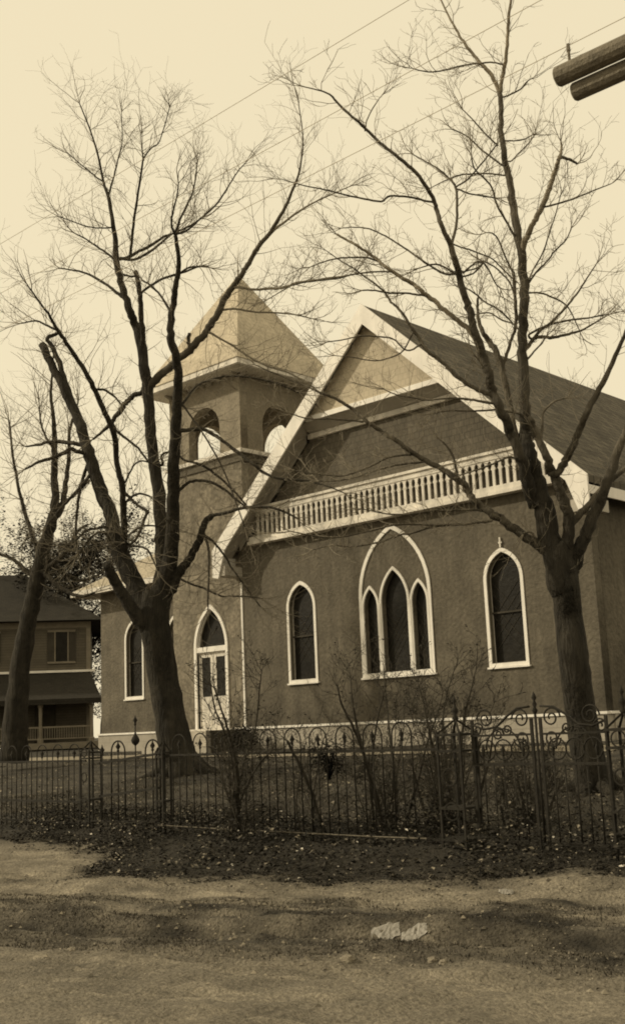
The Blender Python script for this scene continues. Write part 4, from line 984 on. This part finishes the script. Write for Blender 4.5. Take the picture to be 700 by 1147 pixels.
# crumpled paper: ridged sheet
def paper(px,py,w,d,seed,label,rot):
    q=onG(px,py); mb=MB(); n=26; m2=14
    for j in range(m2):
        for i in range(n):
            u=i/(n-1)-.5; v=j/(m2-1)-.5; x=u*w; y=v*d*(1+.3*noise.noise(Vector((u*4,seed,0))))
            z=.004+.05*(.5-abs(noise.noise(Vector((u*5,v*4,seed)))))*max(0,1-3.2*v*v)*max(0,1-2.5*u*u)+.012*noise.noise(Vector((u*7,v*5,seed)))
            c,s_=math.cos(rot),math.sin(rot); X=q.x+c*x-s_*y; Y=q.y+s_*x+c*y
            mb.v.append((X,Y,gh(X,Y)+z))
    for j in range(m2-1):
        for i in range(n-1):
            a=j*n+i; mb.f.append((a,a+1,a+1+n,a+n)); mb.mi.append(0)
    return tag(mb.build('paper_scrap','paper',uv=False,origin=(q.x,q.y,q.z)),label,'paper')
paper(432,1050,.2,.09,3.3,'long pale crumpled paper lying on the dirt verge, left half of the pair',.75)
paper(464,1048,.18,.09,7.1,'pale crumpled paper lying beside another on the dirt verge, right half of the pair',.7)
paper(567,1001,.12,.05,5.1,'small flat pale scrap at the edge of the weeds under the ornate gate',.5)
paper(266,912,.16,.12,8.1,'pale paper scrap among weeds at the bare shrub, just inside the fence',.9)
for i,(px,py,s_,lab) in enumerate(((390,1077,.05,'fist-sized dark stone near the road edge, left of the others'),(484,1077,.035,'small rounded stone near the road edge below the crumpled paper'),(497,1080,.03,'smallest pale stone at road edge, right of a rounded stone'),(80,1066,.035,'small bright stone on the rutted verge at far left'))):
    q=onG(px,py); lump('stone',(q.x,q.y,gh(q.x,q.y)),(s_,s_*.8,s_*.7),i*3.3,'stone',lab,'stone',group='stones along the road edge')

# ------------------------------------------------------------------ utility pole and wires
pe=at(624,86,9.0)
pd=Vector((1,.03,0)).normalized()
pole=empty('utility_pole',(pe.x+1.5,pe.y+.15,-1.5),'wooden utility pole whose double crossarms jut in at top right','utility pole')
px_,py_=pe.x+1.5,pe.y+.2
MB().tube([(px_,py_,-1.6),(px_,py_,3),(px_,py_,6.2)],[.16,.14,.12],14).build('pole','timber',pole,uv=False,smooth=True)
def arm(a,L_,w,lab=None):
    o=MB(); b=a+pd*L_; n=12; pts=[a,a+pd*.01,a+pd*(L_-.01),b]; o.tube(pts,[w*.46,w*.5,w*.5,w*.46],n); return o.build('crossarm','timber',pole,uv=False,smooth=False)
arm(pe,3.0,.165); q2=at(643,103,9.0)+Vector((0,0,0)); arm(q2,2.8,.15)
for a,off in ((pe,.12),(pe,.75),(q2,.55)):
    c=a+pd*off; MB().lathe(c.x,c.y,[(.012,c.z+.05),(.012,c.z+.17),(.018,c.z+.18),(.014,c.z+.24)],8).build('insulator_pin','timber',pole,uv=False)
MB().beam((px_,py_-.0,pe.z-.5),tuple(pe+pd*.8+Vector((0,0,-.05))),.02,.04).build('brace','iron',pole)
for i,(wx,wy) in enumerate(((350,64),(350,139),(437,151))):
    p=onY(wx,wy,-15.0-.1*i); mb=MB(); pts=[]
    for k in range(25):
        x=-45+k*(pe.x+.5+i*.25+45)/24; t=(x-p.x); pts.append((x,p.y,p.z+.0012*(x-p.x)*(x+45)*.0+ .0006*t*t*(1 if x<p.x else 0)))
    mb.tube(pts,[.0032]*len(pts),5)
    tag(mb.build('overhead_wire','wire',uv=False),'thin overhead wire crossing the sky from the pole, '+('highest of the three','middle one of the three','lowest of the three')[i],'wire','overhead wires')
mb=MB(); a=at(300,1,30)

# ------------------------------------------------------------------ light
SD=Vector((-.76,-.65,0)).normalized(); EL=R(31)
sd=Vector((SD.x*math.cos(EL),SD.y*math.cos(EL),math.sin(EL)))
sl=bpy.data.lights.new('sun','SUN'); sl.energy=2.6; sl.angle=R(1.5); sl.color=(1,.88,.65)
so=bpy.data.objects.new('sun',sl); C.objects.link(so); so.rotation_euler=sd.to_track_quat('Z','Y').to_euler(); so.location=(0,0,30)
w=bpy.data.worlds.new('World'); scene.world=w; w.use_nodes=True; N=w.node_tree.nodes; Lk=w.node_tree.links
bg=N['Background']; sky=N.new('ShaderNodeTexSky'); sky.sky_type='NISHITA'; sky.sun_disc=False; sky.sun_elevation=EL; sky.sun_rotation=math.atan2(sd.x,sd.y); sky.dust_density=4; sky.air_density=1.2
bw=N.new('ShaderNodeRGBToBW'); Lk.new(sky.outputs[0],bw.inputs[0])
mr=N.new('ShaderNodeMapRange'); mr.inputs['From Min'].default_value=0; mr.inputs['From Max'].default_value=20; mr.inputs['To Min'].default_value=8.2; mr.inputs['To Max'].default_value=10.8
Lk.new(bw.outputs[0],mr.inputs['Value'])
vm=N.new('ShaderNodeVectorMath'); vm.operation='MULTIPLY'; vm.inputs[1].default_value=(1,.866,.588)
cx_=N.new('ShaderNodeCombineXYZ')
for k in 'XYZ': Lk.new(mr.outputs[0],cx_.inputs[k])
Lk.new(cx_.outputs[0],vm.inputs[0]); Lk.new(vm.outputs[0],bg.inputs['Color']); bg.inputs['Strength'].default_value=.105
vs=scene.view_settings; vs.view_transform='Standard'; vs.look='None'; vs.exposure=-.02; vs.gamma=1
scene.render.engine='CYCLES'; scene.cycles.filter_width=1.9
scene.cycles.max_bounces=5
